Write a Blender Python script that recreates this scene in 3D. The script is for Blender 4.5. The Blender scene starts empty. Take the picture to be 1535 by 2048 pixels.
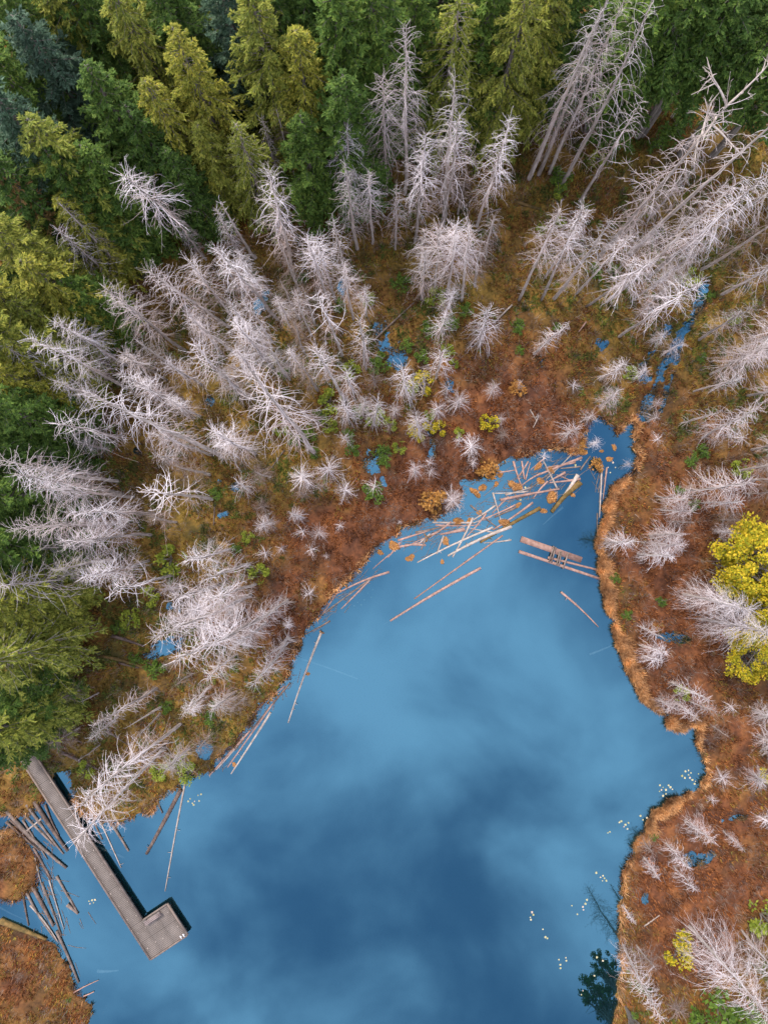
import bpy, math, random
import numpy as np
from mathutils import Vector, Matrix, Quaternion

# ------------------------------------------------------------------ camera, sky, sun, exposure
sc = bpy.context.scene
H = 60.0                      # drone height in metres
FPX = 1384.0                  # focal length in photo pixels (photo 1535 x 2048)
TILT = math.atan(26.0 / FPX)
col = sc.collection

cam_d = bpy.data.cameras.new('camera')
cam_d.sensor_fit = 'HORIZONTAL'
cam_d.sensor_width = 36.0
cam_d.lens = FPX * 36.0 / 1535.0
cam_d.clip_end = 3000
cam_d.clip_start = 0.5
cam = bpy.data.objects.new('camera', cam_d)
cam.location = (0, 0, H)
cam.rotation_euler = (TILT, 0, 0)
col.objects.link(cam)
sc.camera = cam

SUN_EL, SUN_AZ = math.radians(52), math.radians(-32)
world = bpy.data.worlds.new('World')
sc.world = world
world.use_nodes = True
wn, wl = world.node_tree.nodes, world.node_tree.links
wn.clear()
w_out = wn.new('ShaderNodeOutputWorld')
w_bg = wn.new('ShaderNodeBackground')
w_bg.inputs['Strength'].default_value = 0.12
w_sky = wn.new('ShaderNodeTexSky')
w_sky.sky_type = 'NISHITA'
w_sky.sun_disc = False
w_sky.sun_elevation = SUN_EL
w_sky.sun_rotation = SUN_AZ
w_sky.air_density = 1.0
w_sky.dust_density = 1.2
w_sky.ozone_density = 1.0
w_tc = wn.new('ShaderNodeTexCoord')
w_sep = wn.new('ShaderNodeSeparateXYZ')
wl.new(w_tc.outputs['Generated'], w_sep.inputs[0])
w_add = wn.new('ShaderNodeMath'); w_add.operation = 'MAXIMUM'; w_add.inputs[1].default_value = 0.12
wl.new(w_sep.outputs['Z'], w_add.inputs[0])
w_div = wn.new('ShaderNodeVectorMath'); w_div.operation = 'DIVIDE'
w_cmb = wn.new('ShaderNodeCombineXYZ')
for i in range(3):
    wl.new(w_add.outputs[0], w_cmb.inputs[i])
wl.new(w_tc.outputs['Generated'], w_div.inputs[0])
wl.new(w_cmb.outputs[0], w_div.inputs[1])
w_map = wn.new('ShaderNodeMapping')
w_map.inputs['Location'].default_value = (17.577, 1.949, 0)
wl.new(w_div.outputs[0], w_map.inputs['Vector'])
w_no = wn.new('ShaderNodeTexNoise')
w_no.inputs['Scale'].default_value = 3.6
w_no.inputs['Detail'].default_value = 7
w_no.inputs['Roughness'].default_value = 0.5
w_no.inputs['Distortion'].default_value = 0.3
wl.new(w_map.outputs[0], w_no.inputs['Vector'])
w_rmp = wn.new('ShaderNodeValToRGB')
w_rmp.color_ramp.interpolation = 'EASE'
w_rmp.color_ramp.elements[0].position = 0.33
w_rmp.color_ramp.elements[0].color = (0.05, 0.05, 0.05, 1)
w_rmp.color_ramp.elements[1].position = 0.72
w_rmp.color_ramp.elements[1].color = (0.62, 0.62, 0.62, 1)
wl.new(w_no.outputs['Fac'], w_rmp.inputs['Fac'])
w_mix = wn.new('ShaderNodeMix'); w_mix.data_type = 'RGBA'
wl.new(w_rmp.outputs['Color'], w_mix.inputs['Factor'])
wl.new(w_sky.outputs['Color'], w_mix.inputs['A'])
w_mix.inputs['B'].default_value = (9.9, 9.0, 9.8, 1)
wl.new(w_mix.outputs['Result'], w_bg.inputs['Color'])
wl.new(w_bg.outputs[0], w_out.inputs['Surface'])

sun_d = bpy.data.lights.new('sun', 'SUN')
sun_d.energy = 1.5
sun_d.angle = math.radians(12)
sun_d.color = (1.0, 0.93, 0.84)
sun = bpy.data.objects.new('sun', sun_d)
sdir = Vector((math.sin(SUN_AZ) * math.cos(SUN_EL), math.cos(SUN_AZ) * math.cos(SUN_EL), math.sin(SUN_EL)))
sun.rotation_euler = (-sdir).to_track_quat('-Z', 'Y').to_euler()
sun.location = sdir * 200
col.objects.link(sun)

sc.view_settings.view_transform = 'Standard'
sc.view_settings.look = 'None'
sc.view_settings.gamma = 1.0
sc.view_settings.use_curve_mapping = False
sc.view_settings.exposure = 1.45
sc.cycles.max_bounces = 3
sc.cycles.diffuse_bounces = 2
sc.cycles.glossy_bounces = 2
sc.cycles.transparent_max_bounces = 8

# ------------------------------------------------------------------ helpers
rng = np.random.default_rng(11)
random.seed(5)
CT, ST = math.cos(TILT), math.sin(TILT)

def ray(px, py):
    x = (px - 767.5) / FPX
    y = -(py - 1024.0) / FPX
    return x, y * CT + ST, y * ST - CT

def P(px, py, z=0.0):
    """point of the place, at height z, that the drone sees at this spot of the photo"""
    x, y, d = ray(px, py)
    t = (z - H) / d
    return Vector((x * t, y * t, z))

NAD = (767.5, 1050.0)

def h_of(tip, base):
    ux, uy = tip[0] - NAD[0], tip[1] - NAD[1]
    r = math.hypot(ux, uy)
    rb = ((base[0] - NAD[0]) * ux + (base[1] - NAD[1]) * uy) / r
    return H * (1 - rb / r)

def tag(o, label=None, cat=None, group=None, kind=None):
    if label: o['label'] = label
    if cat: o['category'] = cat
    if group: o['group'] = group
    if kind: o['kind'] = kind
    return o

def empty(name, loc=(0, 0, 0)):
    o = bpy.data.objects.new(name, None)
    o.location = loc
    o.empty_display_size = 0.3
    col.objects.link(o)
    return o

def mesh_np(name, v, f, mat=None, smooth=False):
    """v (n,3), f (m,k): quick mesh from arrays"""
    v = np.asarray(v, np.float32); f = np.asarray(f, np.int32)
    me = bpy.data.meshes.new(name)
    m, k = f.shape
    me.vertices.add(len(v)); me.vertices.foreach_set('co', v.ravel())
    me.loops.add(m * k); me.loops.foreach_set('vertex_index', f.ravel())
    me.polygons.add(m)
    me.polygons.foreach_set('loop_start', np.arange(0, m * k, k, dtype=np.int32))
    me.polygons.foreach_set('loop_total', np.full(m, k, np.int32))
    if smooth:
        me.polygons.foreach_set('use_smooth', np.ones(m, bool))
    me.update(calc_edges=True)
    if mat: me.materials.append(mat)
    return me

def link(name, me, parent=None):
    o = bpy.data.objects.new(name, me)
    col.objects.link(o)
    if parent: o.parent = parent
    return o

class MB:
    """collects quads of tubes and boxes"""
    def __init__(self): self.v = []; self.f = []; self.n = 0
    def add(self, v, f):
        self.v.append(np.asarray(v, float)); self.f.append(np.asarray(f, int) + self.n); self.n += len(v)
    def tube(self, pts, rad, sides=3, cap=False):
        pts = np.asarray(pts, float); n = len(pts); rad = np.asarray(rad, float)
        d = pts[-1] - pts[0]; L = np.linalg.norm(d)
        d = d / L if L > 1e-9 else np.array([0, 0, 1.0])
        a = np.cross(d, [0.31, 0.17, 0.93] if abs(d[2]) < 0.9 else [1.0, 0.1, 0]); a /= np.linalg.norm(a)
        b = np.cross(d, a)
        th = np.arange(sides) * 2 * math.pi / sides
        ring = np.cos(th)[:, None] * a + np.sin(th)[:, None] * b
        v = (pts[:, None, :] + ring[None] * rad[:, None, None]).reshape(-1, 3)
        i = np.arange(n - 1)[:, None] * sides; j = np.arange(sides)[None]; j2 = (j + 1) % sides
        f = np.stack([i + j, i + j2, i + sides + j2, i + sides + j], -1).reshape(-1, 4)
        fs = [f]
        if cap:
            v = np.vstack([v, pts[0], pts[-1]])
            c0, c1 = len(v) - 2, len(v) - 1
            k = np.arange(sides); k2 = (k + 1) % sides
            fs.append(np.stack([k2, k, np.full(sides, c0), np.full(sides, c0)], -1))
            o = (n - 1) * sides
            fs.append(np.stack([o + k, o + k2, np.full(sides, c1), np.full(sides, c1)], -1))
        self.add(v, np.vstack(fs))
    def box(self, c, u, v, w):
        """centre and three half-axis vectors"""
        c, u, v, w = (np.asarray(q, float) for q in (c, u, v, w))
        vs = np.array([c + sx * u + sy * v + sz * w for sz in (-1, 1) for sy in (-1, 1) for sx in (-1, 1)])
        self.add(vs, [[0, 2, 3, 1], [4, 5, 7, 6], [0, 1, 5, 4], [2, 6, 7, 3], [0, 4, 6, 2], [1, 3, 7, 5]])
    def mesh(self, name, mat, smooth=False):
        v = np.vstack(self.v); f = np.vstack(self.f)
        deg = f[:, 2] == f[:, 3]
        me = bpy.data.meshes.new(name)
        q, t = f[~deg], f[deg][:, :3]
        loops = np.concatenate([q.ravel(), t.ravel()]).astype(np.int32)
        tot = np.concatenate([np.full(len(q), 4), np.full(len(t), 3)]).astype(np.int32)
        st = np.concatenate([[0], np.cumsum(tot)[:-1]]).astype(np.int32)
        me.vertices.add(len(v)); me.vertices.foreach_set('co', v.astype(np.float32).ravel())
        me.loops.add(len(loops)); me.loops.foreach_set('vertex_index', loops)
        me.polygons.add(len(tot)); me.polygons.foreach_set('loop_start', st); me.polygons.foreach_set('loop_total', tot)
        if smooth: me.polygons.foreach_set('use_smooth', np.ones(len(tot), bool))
        me.update(calc_edges=True)
        me.materials.append(mat)
        return me

class Noise2:
    def __init__(self, seed): self.g = np.random.default_rng(seed).random((256, 256))
    def one(self, x, y):
        xi = np.floor(x).astype(int); yi = np.floor(y).astype(int)
        fx = x - xi; fy = y - yi
        fx = fx * fx * (3 - 2 * fx); fy = fy * fy * (3 - 2 * fy)
        g = self.g; a, b = xi & 255, (xi + 1) & 255; c, d = yi & 255, (yi + 1) & 255
        return (g[a, c] * (1 - fx) + g[b, c] * fx) * (1 - fy) + (g[a, d] * (1 - fx) + g[b, d] * fx) * fy
    def __call__(self, x, y, s=1.0, oct=4, rough=0.5):
        r = 0; amp = 1; tot = 0
        for o in range(oct):
            r = r + amp * (self.one(x * s + 17.3 * o, y * s + 9.1 * o) - 0.5); tot += amp
            amp *= rough; s *= 2.03
        return r / tot * 2
N1, N2, N3 = Noise2(1), Noise2(2), Noise2(3)

# ------------------------------------------------------------------ materials
def new_mat(name):
    m = bpy.data.materials.new(name); m.use_nodes = True
    nt = m.node_tree; nt.nodes.clear()
    out = nt.nodes.new('ShaderNodeOutputMaterial')
    b = nt.nodes.new('ShaderNodeBsdfPrincipled')
    nt.links.new(b.outputs[0], out.inputs['Surface'])
    b.inputs['Specular IOR Level'].default_value = 0.2
    b.inputs['Roughness'].default_value = 0.8
    return m, nt, b, out

def ramp(nt, fac, stops):
    r = nt.nodes.new('ShaderNodeValToRGB')
    e = r.color_ramp.elements
    while len(e) < len(stops): e.new(0.5)
    for k, (p, c) in enumerate(stops):
        e[k].position = p; e[k].color = (*c, 1)
    nt.links.new(fac, r.inputs['Fac'])
    return r.outputs['Color']

def mixc(nt, fac, a, b, blend='MIX'):
    m = nt.nodes.new('ShaderNodeMix'); m.data_type = 'RGBA'; m.blend_type = blend
    for key, val in (('Factor', fac), ('A', a), ('B', b)):
        if isinstance(val, (int, float)): m.inputs[key].default_value = val
        elif isinstance(val, tuple): m.inputs[key].default_value = (*val, 1)
        else: nt.links.new(val, m.inputs[key])
    return m.outputs['Result']

def noise(nt, scale, detail=3, coord='Object', stretch=None):
    tc = nt.nodes.new('ShaderNodeTexCoord')
    n = nt.nodes.new('ShaderNodeTexNoise')
    n.inputs['Scale'].default_value = scale; n.inputs['Detail'].default_value = detail
    src = tc.outputs[coord]
    if stretch:
        mp = nt.nodes.new('ShaderNodeMapping'); mp.inputs['Scale'].default_value = stretch
        nt.links.new(src, mp.inputs[0]); src = mp.outputs[0]
    nt.links.new(src, n.inputs['Vector'])
    return n.outputs['Fac']

def geo_pos_noise(nt, scale, detail=3):
    g = nt.nodes.new('ShaderNodeNewGeometry')
    n = nt.nodes.new('ShaderNodeTexNoise')
    n.inputs['Scale'].default_value = scale; n.inputs['Detail'].default_value = detail
    nt.links.new(g.outputs['Position'], n.inputs['Vector'])
    return n.outputs['Fac'], g

def island(nt):
    g = nt.nodes.new('ShaderNodeNewGeometry')
    return g.outputs['Random Per Island']

def wood_mat(name, c0, c1, scale=3.0, objvar=0.25, rough=0.85, stretch=(4, 4, .6)):
    m, nt, b, out = new_mat(name)
    f = noise(nt, scale, 4, 'Object', stretch)
    c = ramp(nt, f, [(0.3, c0), (0.7, c1)])
    oi = nt.nodes.new('ShaderNodeObjectInfo')
    v = ramp(nt, oi.outputs['Random'], [(0, (1 - objvar,) * 3), (1, (1 + objvar * .4,) * 3)])
    nt.links.new(mixc(nt, 1.0, c, v, 'MULTIPLY'), b.inputs['Base Color'])
    b.inputs['Roughness'].default_value = rough
    bp = nt.nodes.new('ShaderNodeBump'); bp.inputs['Strength'].default_value = 0.5; bp.inputs['Distance'].default_value = 0.03
    nt.links.new(f, bp.inputs['Height']); nt.links.new(bp.outputs[0], b.inputs['Normal'])
    return m

def twig_mat(name, c0, c1, objvar=0.3):
    m, nt, b, out = new_mat(name)
    c = ramp(nt, island(nt), [(0.0, c0), (1.0, c1)])
    oi = nt.nodes.new('ShaderNodeObjectInfo')
    v = ramp(nt, oi.outputs['Random'], [(0, (1 - objvar, 1 - objvar * 1.12, 1 - objvar * 1.2)), (.45, (1 - objvar * .25, 1 - objvar * .28, 1 - objvar * .28)), (1, (1, 1, 1))])
    nt.links.new(mixc(nt, 1.0, c, v, 'MULTIPLY'), b.inputs['Base Color'])
    return m

def leaf_mat(name, stops, objstops=None, trans=0.25, big=None):
    m, nt, b, out = new_mat(name)
    c = ramp(nt, island(nt), stops)
    f, _ = geo_pos_noise(nt, 0.9, 2)
    c = mixc(nt, 1.0, c, ramp(nt, f, [(0.3, (.72, .75, .7)), (0.7, (1.2, 1.15, 1.05))]), 'MULTIPLY')
    if objstops:
        oi = nt.nodes.new('ShaderNodeObjectInfo')
        c = mixc(nt, 1.0, c, ramp(nt, oi.outputs['Random'], objstops), 'MULTIPLY')
    nt.links.new(c, b.inputs['Base Color'])
    b.inputs['Roughness'].default_value = 0.65
    tr = nt.nodes.new('ShaderNodeBsdfTranslucent')
    nt.links.new(c, tr.inputs['Color'])
    mx = nt.nodes.new('ShaderNodeMixShader'); mx.inputs[0].default_value = trans
    nt.links.new(b.outputs[0], mx.inputs[1]); nt.links.new(tr.outputs[0], mx.inputs[2])
    nt.links.new(mx.outputs[0], out.inputs['Surface'])
    return m

M = {}
M['bleached'] = wood_mat('bleached_trunk', (.24, .195, .16), (.52, .45, .40), 2.0, .3)
M['twig_white'] = twig_mat('bleached_twigs', (.42, .35, .33), (.92, .86, .86), .36)
M['twig_brown'] = twig_mat('brown_twigs', (.14, .095, .07), (.32, .25, .215), .2)
M['twig_bark_shade'] = twig_mat('barky_shaded_twigs', (.26, .19, .16), (.62, .51, .475), .2)  # lower branches: leftover bark, with the dimmer light low down painted in
M['twig_grey'] = twig_mat('grey_twigs', (.26, .23, .215), (.60, .55, .53), .2)
M['bark'] = wood_mat('conifer_bark', (.10, .085, .07), (.24, .21, .18), 2.5, .2)
M['leaf_yellowgreen'] = leaf_mat('yellow_green_needles', [(0, (.11, .145, .022)), (.5, (.23, .265, .040)), (1, (.40, .39, .075))],
                                 [(0, (.75, .85, .8)), (.5, (1, 1, 1)), (1, (1.2, 1.08, .9))])
M['leaf_dark'] = leaf_mat('dark_green_needles', [(0, (.045, .095, .018)), (.6, (.095, .175, .030)), (1, (.18, .26, .05))],
                          [(0, (.75, .8, .8)), (1, (1.15, 1.1, 1))])
M['leaf_blue'] = leaf_mat('blue_green_needles', [(0, (.035, .075, .040)), (.6, (.07, .13, .075)), (1, (.14, .22, .15))],
                          [(0, (.85, .85, .9)), (1, (1.1, 1.1, 1.1))])
M['leaf_rust'] = leaf_mat('dry_rusty_needles', [(0, (.16, .10, .03)), (1, (.34, .22, .08))])
M['leaf_yellow'] = leaf_mat('yellow_autumn_leaves', [(0, (.16, .19, .012)), (.45, (.42, .37, .018)), (1, (.66, .46, .03))], None, .35)
M['leaf_green'] = leaf_mat('green_shrub_leaves', [(0, (.05, .10, .015)), (1, (.14, .22, .03))], None, .3)
M['leaf_lime'] = leaf_mat('lime_shrub_leaves', [(0, (.14, .20, .02)), (1, (.32, .36, .045))], None, .3)
M['leaf_orange'] = leaf_mat('orange_shrub_leaves', [(0, (.26, .11, .025)), (1, (.52, .27, .07))], None, .3)
M['log_pink'] = wood_mat('pinkish_drift_log', (.22, .125, .095), (.40, .25, .20), 1.2, .25, .6, (3, 3, 3))
M['log_pale'] = wood_mat('pale_drift_log', (.25, .205, .17), (.44, .37, .315), 1.2, .25, .6, (3, 3, 3))
M['log_dark'] = wood_mat('dark_wet_log', (.075, .05, .04), (.19, .135, .105), 1.2, .25, .5, (3, 3, 3))
M['log_grey'] = wood_mat('weathered_grey_log', (.095, .07, .055), (.22, .17, .14), 1.2, .25, .6, (3, 3, 3))
M['log_moss'] = wood_mat('mossy_log', (.065, .05, .016), (.19, .115, .038), 1.6, .2, .8, (2, 2, 2))
M['stump'] = wood_mat('orange_mossy_stump', (.14, .06, .018), (.40, .19, .05), 3.0, .25, .9, (1, 1, 1))
M['root'] = wood_mat('root_wood', (.12, .07, .04), (.30, .19, .11), 2, .2, .9, (1, 1, 1))
M['deck'] = wood_mat('weathered_deck', (.125, .104, .088), (.185, .155, .132), .8, .10, .75, (1, 1, 1))
M['kerb'] = wood_mat('deck_edge_beam', (.14, .105, .085), (.22, .17, .14), 2, .1, .7, (1, 1, 1))
M['pile'] = wood_mat('dock_pile_wood', (.03, .026, .022), (.07, .06, .05), 2, .1, .8, (1, 1, 1))
M['bench'] = wood_mat('bench_wood', (.16, .125, .115), (.30, .235, .215), 2, .1, .7, (1, 1, 1))
M['boardwalk'] = wood_mat('old_boardwalk_wood', (.10, .055, .035), (.20, .11, .07), 1.5, .25, .8, (1, 1, 1))
m, nt, b, out = new_mat('white_paint'); b.inputs['Base Color'].default_value = (.8, .8, .8, 1); M['white'] = m
m, nt, b, out = new_mat('lily_pad_leaf')
nt.links.new(ramp(nt, nt.nodes.new('ShaderNodeObjectInfo').outputs['Random'], [(0, (.30, .29, .13)), (.6, (.46, .41, .24)), (1, (.46, .34, .28))]), b.inputs['Base Color'])
M['lily'] = m
m, nt, b, out = new_mat('lily_pad_submerged'); b.inputs['Base Color'].default_value = (.35, .38, .28, 1); M['lily_dim'] = m

def blade_mat(name, stops, s=.55):
    m, nt, b, out = new_mat(name)
    c = ramp(nt, island(nt), stops)
    f, _ = geo_pos_noise(nt, s, 4)
    c = mixc(nt, 1.0, c, ramp(nt, f, [(0.30, (.40, .38, .42)), (0.52, (.95, .95, .95)), (0.74, (1.5, 1.4, 1.15))]), 'MULTIPLY')
    nt.links.new(c, b.inputs['Base Color'])
    tr = nt.nodes.new('ShaderNodeBsdfTranslucent'); nt.links.new(c, tr.inputs['Color'])
    mx = nt.nodes.new('ShaderNodeMixShader'); mx.inputs[0].default_value = .25
    nt.links.new(b.outputs[0], mx.inputs[1]); nt.links.new(tr.outputs[0], mx.inputs[2])
    nt.links.new(mx.outputs[0], out.inputs['Surface'])
    return m
M['heath'] = blade_mat('rusty_heath', [(0, (.075, .026, .010)), (.5, (.215, .072, .022)), (1, (.46, .19, .066))])
M['ochre'] = blade_mat('ochre_moss_grass', [(0, (.10, .072, .014)), (.4, (.25, .160, .026)), (.8, (.42, .275, .055)), (1, (.22, .24, .055))])
M['fringe'] = blade_mat('orange_shore_sedge', [(0, (.26, .11, .04)), (.5, (.56, .28, .11)), (1, (.88, .54, .26))], 1.2)
M['brush'] = blade_mat('dry_brushwood', [(0, (.10, .07, .05)), (.5, (.22, .165, .13)), (1, (.42, .35, .30))], 1.0)
M['pool'] = blade_mat('pool_sedge', [(0, (.06, .045, .025)), (.5, (.15, .10, .045)), (1, (.30, .19, .08))], 1.2)
M['cover'] = blade_mat('green_ground_cover', [(0, (.05, .075, .014)), (.5, (.115, .15, .026)), (1, (.22, .24, .045))], 1.0)

# ground
m, nt, b, out = new_mat('marsh_ground')
at = nt.nodes.new('ShaderNodeAttribute'); at.attribute_name = 'zone'
f1, g = geo_pos_noise(nt, .5, 6)
f2, _ = geo_pos_noise(nt, 3.5, 4)
rust = ramp(nt, f1, [(.3, (.055, .022, .012)), (.55, (.13, .048, .018)), (.75, (.22, .09, .03))])
och = ramp(nt, f1, [(.3, (.055, .055, .014)), (.5, (.155, .105, .018)), (.75, (.30, .195, .036))])
c = mixc(nt, at.outputs['Fac'], rust, och)
c = mixc(nt, 1.0, c, ramp(nt, f2, [(.3, (.6, .6, .6)), (.7, (1.3, 1.25, 1.2))]), 'MULTIPLY')
sp = nt.nodes.new('ShaderNodeSeparateXYZ'); nt.links.new(g.outputs['Position'], sp.inputs[0])
mr = nt.nodes.new('ShaderNodeMapRange'); mr.inputs['From Min'].default_value = -.12; mr.inputs['From Max'].default_value = .03
nt.links.new(sp.outputs['Z'], mr.inputs['Value'])
c = mixc(nt, mr.outputs[0], (.035, .034, .026), c)
nt.links.new(c, b.inputs['Base Color'])
bp = nt.nodes.new('ShaderNodeBump'); bp.inputs['Strength'].default_value = .7; bp.inputs['Distance'].default_value = .08
nt.links.new(f2, bp.inputs['Height']); nt.links.new(bp.outputs[0], b.inputs['Normal'])
M['ground'] = m

# water: sky mirror over murky, slightly see-through water
m = bpy.data.materials.new('lake_water'); m.use_nodes = True
nt = m.node_tree; nt.nodes.clear()
out = nt.nodes.new('ShaderNodeOutputMaterial')
gl = nt.nodes.new('ShaderNodeBsdfGlossy'); gl.inputs['Roughness'].default_value = .025; gl.inputs['Color'].default_value = (.100, .282, .405, 1)
df = nt.nodes.new('ShaderNodeBsdfDiffuse'); df.inputs['Color'].default_value = (.002, .038, .050, 1)
tp = nt.nodes.new('ShaderNodeBsdfTransparent'); tp.inputs['Color'].default_value = (.62, .82, .90, 1)
mx1 = nt.nodes.new('ShaderNodeMixShader'); mx1.inputs[0].default_value = .22
nt.links.new(tp.outputs[0], mx1.inputs[1]); nt.links.new(df.outputs[0], mx1.inputs[2])
mx2 = nt.nodes.new('ShaderNodeMixShader'); mx2.inputs[0].default_value = .55
nt.links.new(mx1.outputs[0], mx2.inputs[1]); nt.links.new(gl.outputs[0], mx2.inputs[2])
nt.links.new(mx2.outputs[0], out.inputs['Surface'])
M['water'] = m

# ------------------------------------------------------------------ ground, lake, pools
LAKE = [(420,1545),(433,1520),(470,1490),(490,1460),(512,1430),(522,1412),(555,1380),(572,1352),(588,1312),(600,1285),
 (610,1260),(635,1235),(655,1205),(668,1180),(692,1165),(715,1142),(730,1120),(748,1100),(790,1072),(800,1056),(835,1046),
 (862,1036),(890,1024),(912,1006),(924,985),(918,958),(935,962),(955,960),(968,940),(1000,926),(1022,914),(1055,908),(1090,900),
 (1120,896),(1150,905),(1165,880),(1175,850),(1200,838),(1222,850),(1232,868),(1262,840),(1278,836),(1268,870),(1262,900),(1278,905),
 (1270,939),(1256,955),(1236,969),(1220,980),(1213,1005),(1210,1040),(1200,1062),(1194,1085),(1198,1112),(1202,1150),(1208,1190),
 (1211,1212),(1225,1236),(1232,1270),(1240,1300),(1252,1335),(1268,1365),(1285,1395),(1310,1415),(1334,1436),(1336,1450),
 (1360,1457),(1378,1447),(1396,1440),(1399,1456),(1392,1485),(1405,1510),(1412,1535),(1409,1556),(1394,1575),(1370,1590),
 (1335,1601),(1310,1622),(1294,1652),(1270,1686),(1261,1712),(1250,1742),(1244,1776),(1240,1830),(1238,1880),(1244,1930),
 (1238,1980),(1226,2050),(1215,2200),(1260,2500),(900,2900),(500,2900),(240,2500),(200,2200),(176,2060),(182,2012),(148,1980),
 (138,1932),(96,1884),(40,1856),(-20,1842),(-120,1835),(-120,1800),(-20,1796),(40,1802),(70,1772),(76,1725),(60,1690),(30,1656),
 (0,1664),(-90,1680),(-90,1630),(0,1628),(50,1632),(95,1600),(110,1545),(140,1540),(152,1600),(165,1630),(235,1645),(305,1622),
 (322,1592),(360,1570),(376,1548)]
LAKE_W = np.array([P(x, y)[:2] for x, y in LAKE])
ELL = [(757,655,12,17,0),(797,716,22,26,0),(772,688,16,9,.3),(745,925,15,34,-.5),(862,882,9,22,0),(860,905,8,10,0),(526,600,13,28,-.4),
 (684,575,8,14,0),(562,745,9,7,0),(900,770,8,12,.3),(277,902,10,10,0),(420,800,7,10,0),
 (1403,1713,30,14,.25),(1343,1274,36,8,-.1),(1290,1806,5,10,0),(1475,1633,20,5,.2),(333,1292,34,22,.3),(300,1310,16,9,.2),
 (345,1215,14,10,0),(1080,725,8,12,.3),(1208,688,18,10,0),(405,1500,18,24,.6),(130,1590,18,28,.5),(470,975,9,8,0),(440,962,8,6,0),
 (450,1030,12,8,0)]
LINES = [([(1405,570),(1395,615),(1372,660),(1346,705),(1318,745),(1303,790),(1292,835),(1272,838)], 11),
         ([(1338,655),(1318,690),(1290,725),(1276,750),(1290,765)], 6),
         ([(1352,700),(1345,745),(1330,790),(1322,820)], 5),
         ([(1180,870),(1210,905),(1235,930)], 9),
         ([(770,640),(775,690),(800,720)], 4), ([(735,900),(755,945),(775,975)], 5)]

def seg_sd(px, py, a, b):
    ax, ay = a; bx, by = b
    dx, dy = bx - ax, by - ay
    t = np.clip(((px - ax) * dx + (py - ay) * dy) / (dx * dx + dy * dy + 1e-12), 0, 1)
    return np.hypot(px - ax - t * dx, py - ay - t * dy)

def shore_sd(x, y, lake_only=False):
    """metres to the nearest shore, negative in the water"""
    x = np.asarray(x, float); y = np.asarray(y, float)
    d = np.full(x.shape, 1e9); ins = np.zeros(x.shape, bool)
    n = len(LAKE_W)
    for i in range(n):
        a, b = LAKE_W[i], LAKE_W[(i + 1) % n]
        d = np.minimum(d, seg_sd(x, y, a, b))
        c = ((a[1] > y) != (b[1] > y)) & (x < (b[0] - a[0]) * (y - a[1]) / (b[1] - a[1] + 1e-12) + a[0])
        ins ^= c
    d = np.where(ins, -d, d)
    if lake_only: return d
    k = H / FPX
    rag = N2(x + 11, y, 1.5, 3, .6) * .42 + .06
    for cx, cy, rx, ry, r in ELL:
        c = P(cx, cy)
        u, v = x - c.x, y - c.y
        cr, sr = math.cos(r), math.sin(r)
        u, v = (u * cr + v * sr) / (rx * k), (-u * sr + v * cr) / (ry * k)
        d = np.minimum(d, (np.hypot(u, v) - 1) * min(rx, ry) * k + rag * min(1, min(rx, ry) / 14))
    for pts, w in LINES:
        q = [P(*p)[:2] for p in pts]
        for a, b in zip(q[:-1], q[1:]):
            d = np.minimum(d, seg_sd(x, y, a, b) - w * k + rag * .9)
    return d

def ground_z(x, y, sd=None):
    if sd is None: sd = shore_sd(x, y)
    s = sd + N1(x, y, 1.1, 3, .6) * .40 + N3(x, y, 3.7, 3, .6) * .22
    z = np.where(s > 0, np.minimum(s * .55, .16), np.maximum(s * .55, -1.3))
    up = np.clip((sd - .4) / 3, 0, 1)
    return z + up * (N2(x, y, .55, 4) * .13 + np.abs(N3(x, y, 1.3, 3)) * .28 + .03)

def zone_of(x, y):
    """0 rusty open marsh, 1 ochre and mossy floor under the trees"""
    z = np.full(np.shape(x), .75)
    for cx, cy, rx, ry, a in [(700,1080,190,120,-.85),(1010,800,190,140,-.75),(560,1260,160,110,-.5),(1380,1000,230,220,-.6),
                              (1340,1350,210,260,-.8),(1400,1780,220,260,-.8),(40,1980,260,180,-.6),(900,920,220,120,-.5),(30,1720,140,120,-.6)]:
        c = P(cx, cy); k = H / FPX
        z = z + a * np.exp(-(((x - c.x) / (rx * k)) ** 2 + ((y - c.y) / (ry * k)) ** 2))
    return np.clip(z + N3(x, y, .35, 4) * .45, 0, 1)

def axis(lo, hi, step, far):
    core = np.arange(lo, hi, step)
    out = []; s = step; p = hi
    while p < far: out.append(p); s *= 1.35; p += s
    inn = []; s = step; p = lo - step
    while p > -far: inn.append(p); s *= 1.35; p -= s
    return np.concatenate([inn[::-1], core, out])
gx = axis(-42, 42, .2, 700); gy = axis(-58, 58, .2, 700)
GX, GY = np.meshgrid(gx, gy)
GZ = ground_z(GX, GY)
nx, ny = len(gx), len(gy)
I = (np.arange(ny - 1)[:, None] * nx + np.arange(nx - 1)[None])
gf = np.stack([I, I + 1, I + nx + 1, I + nx], -1).reshape(-1, 4)
gm = mesh_np('ground', np.stack([GX, GY, GZ], -1).reshape(-1, 3), gf, M['ground'], True)
za = gm.attributes.new('zone', 'FLOAT', 'POINT')
za.data.foreach_set('value', zone_of(GX, GY).ravel().astype(np.float32))
tag(link('ground', gm), kind='structure')
wm = mesh_np('water', [(-690, -690, 0), (690, -690, 0), (690, 690, 0), (-690, 690, 0)], [(0, 1, 2, 3)], M['water'])
tag(link('water', wm), kind='structure')

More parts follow.
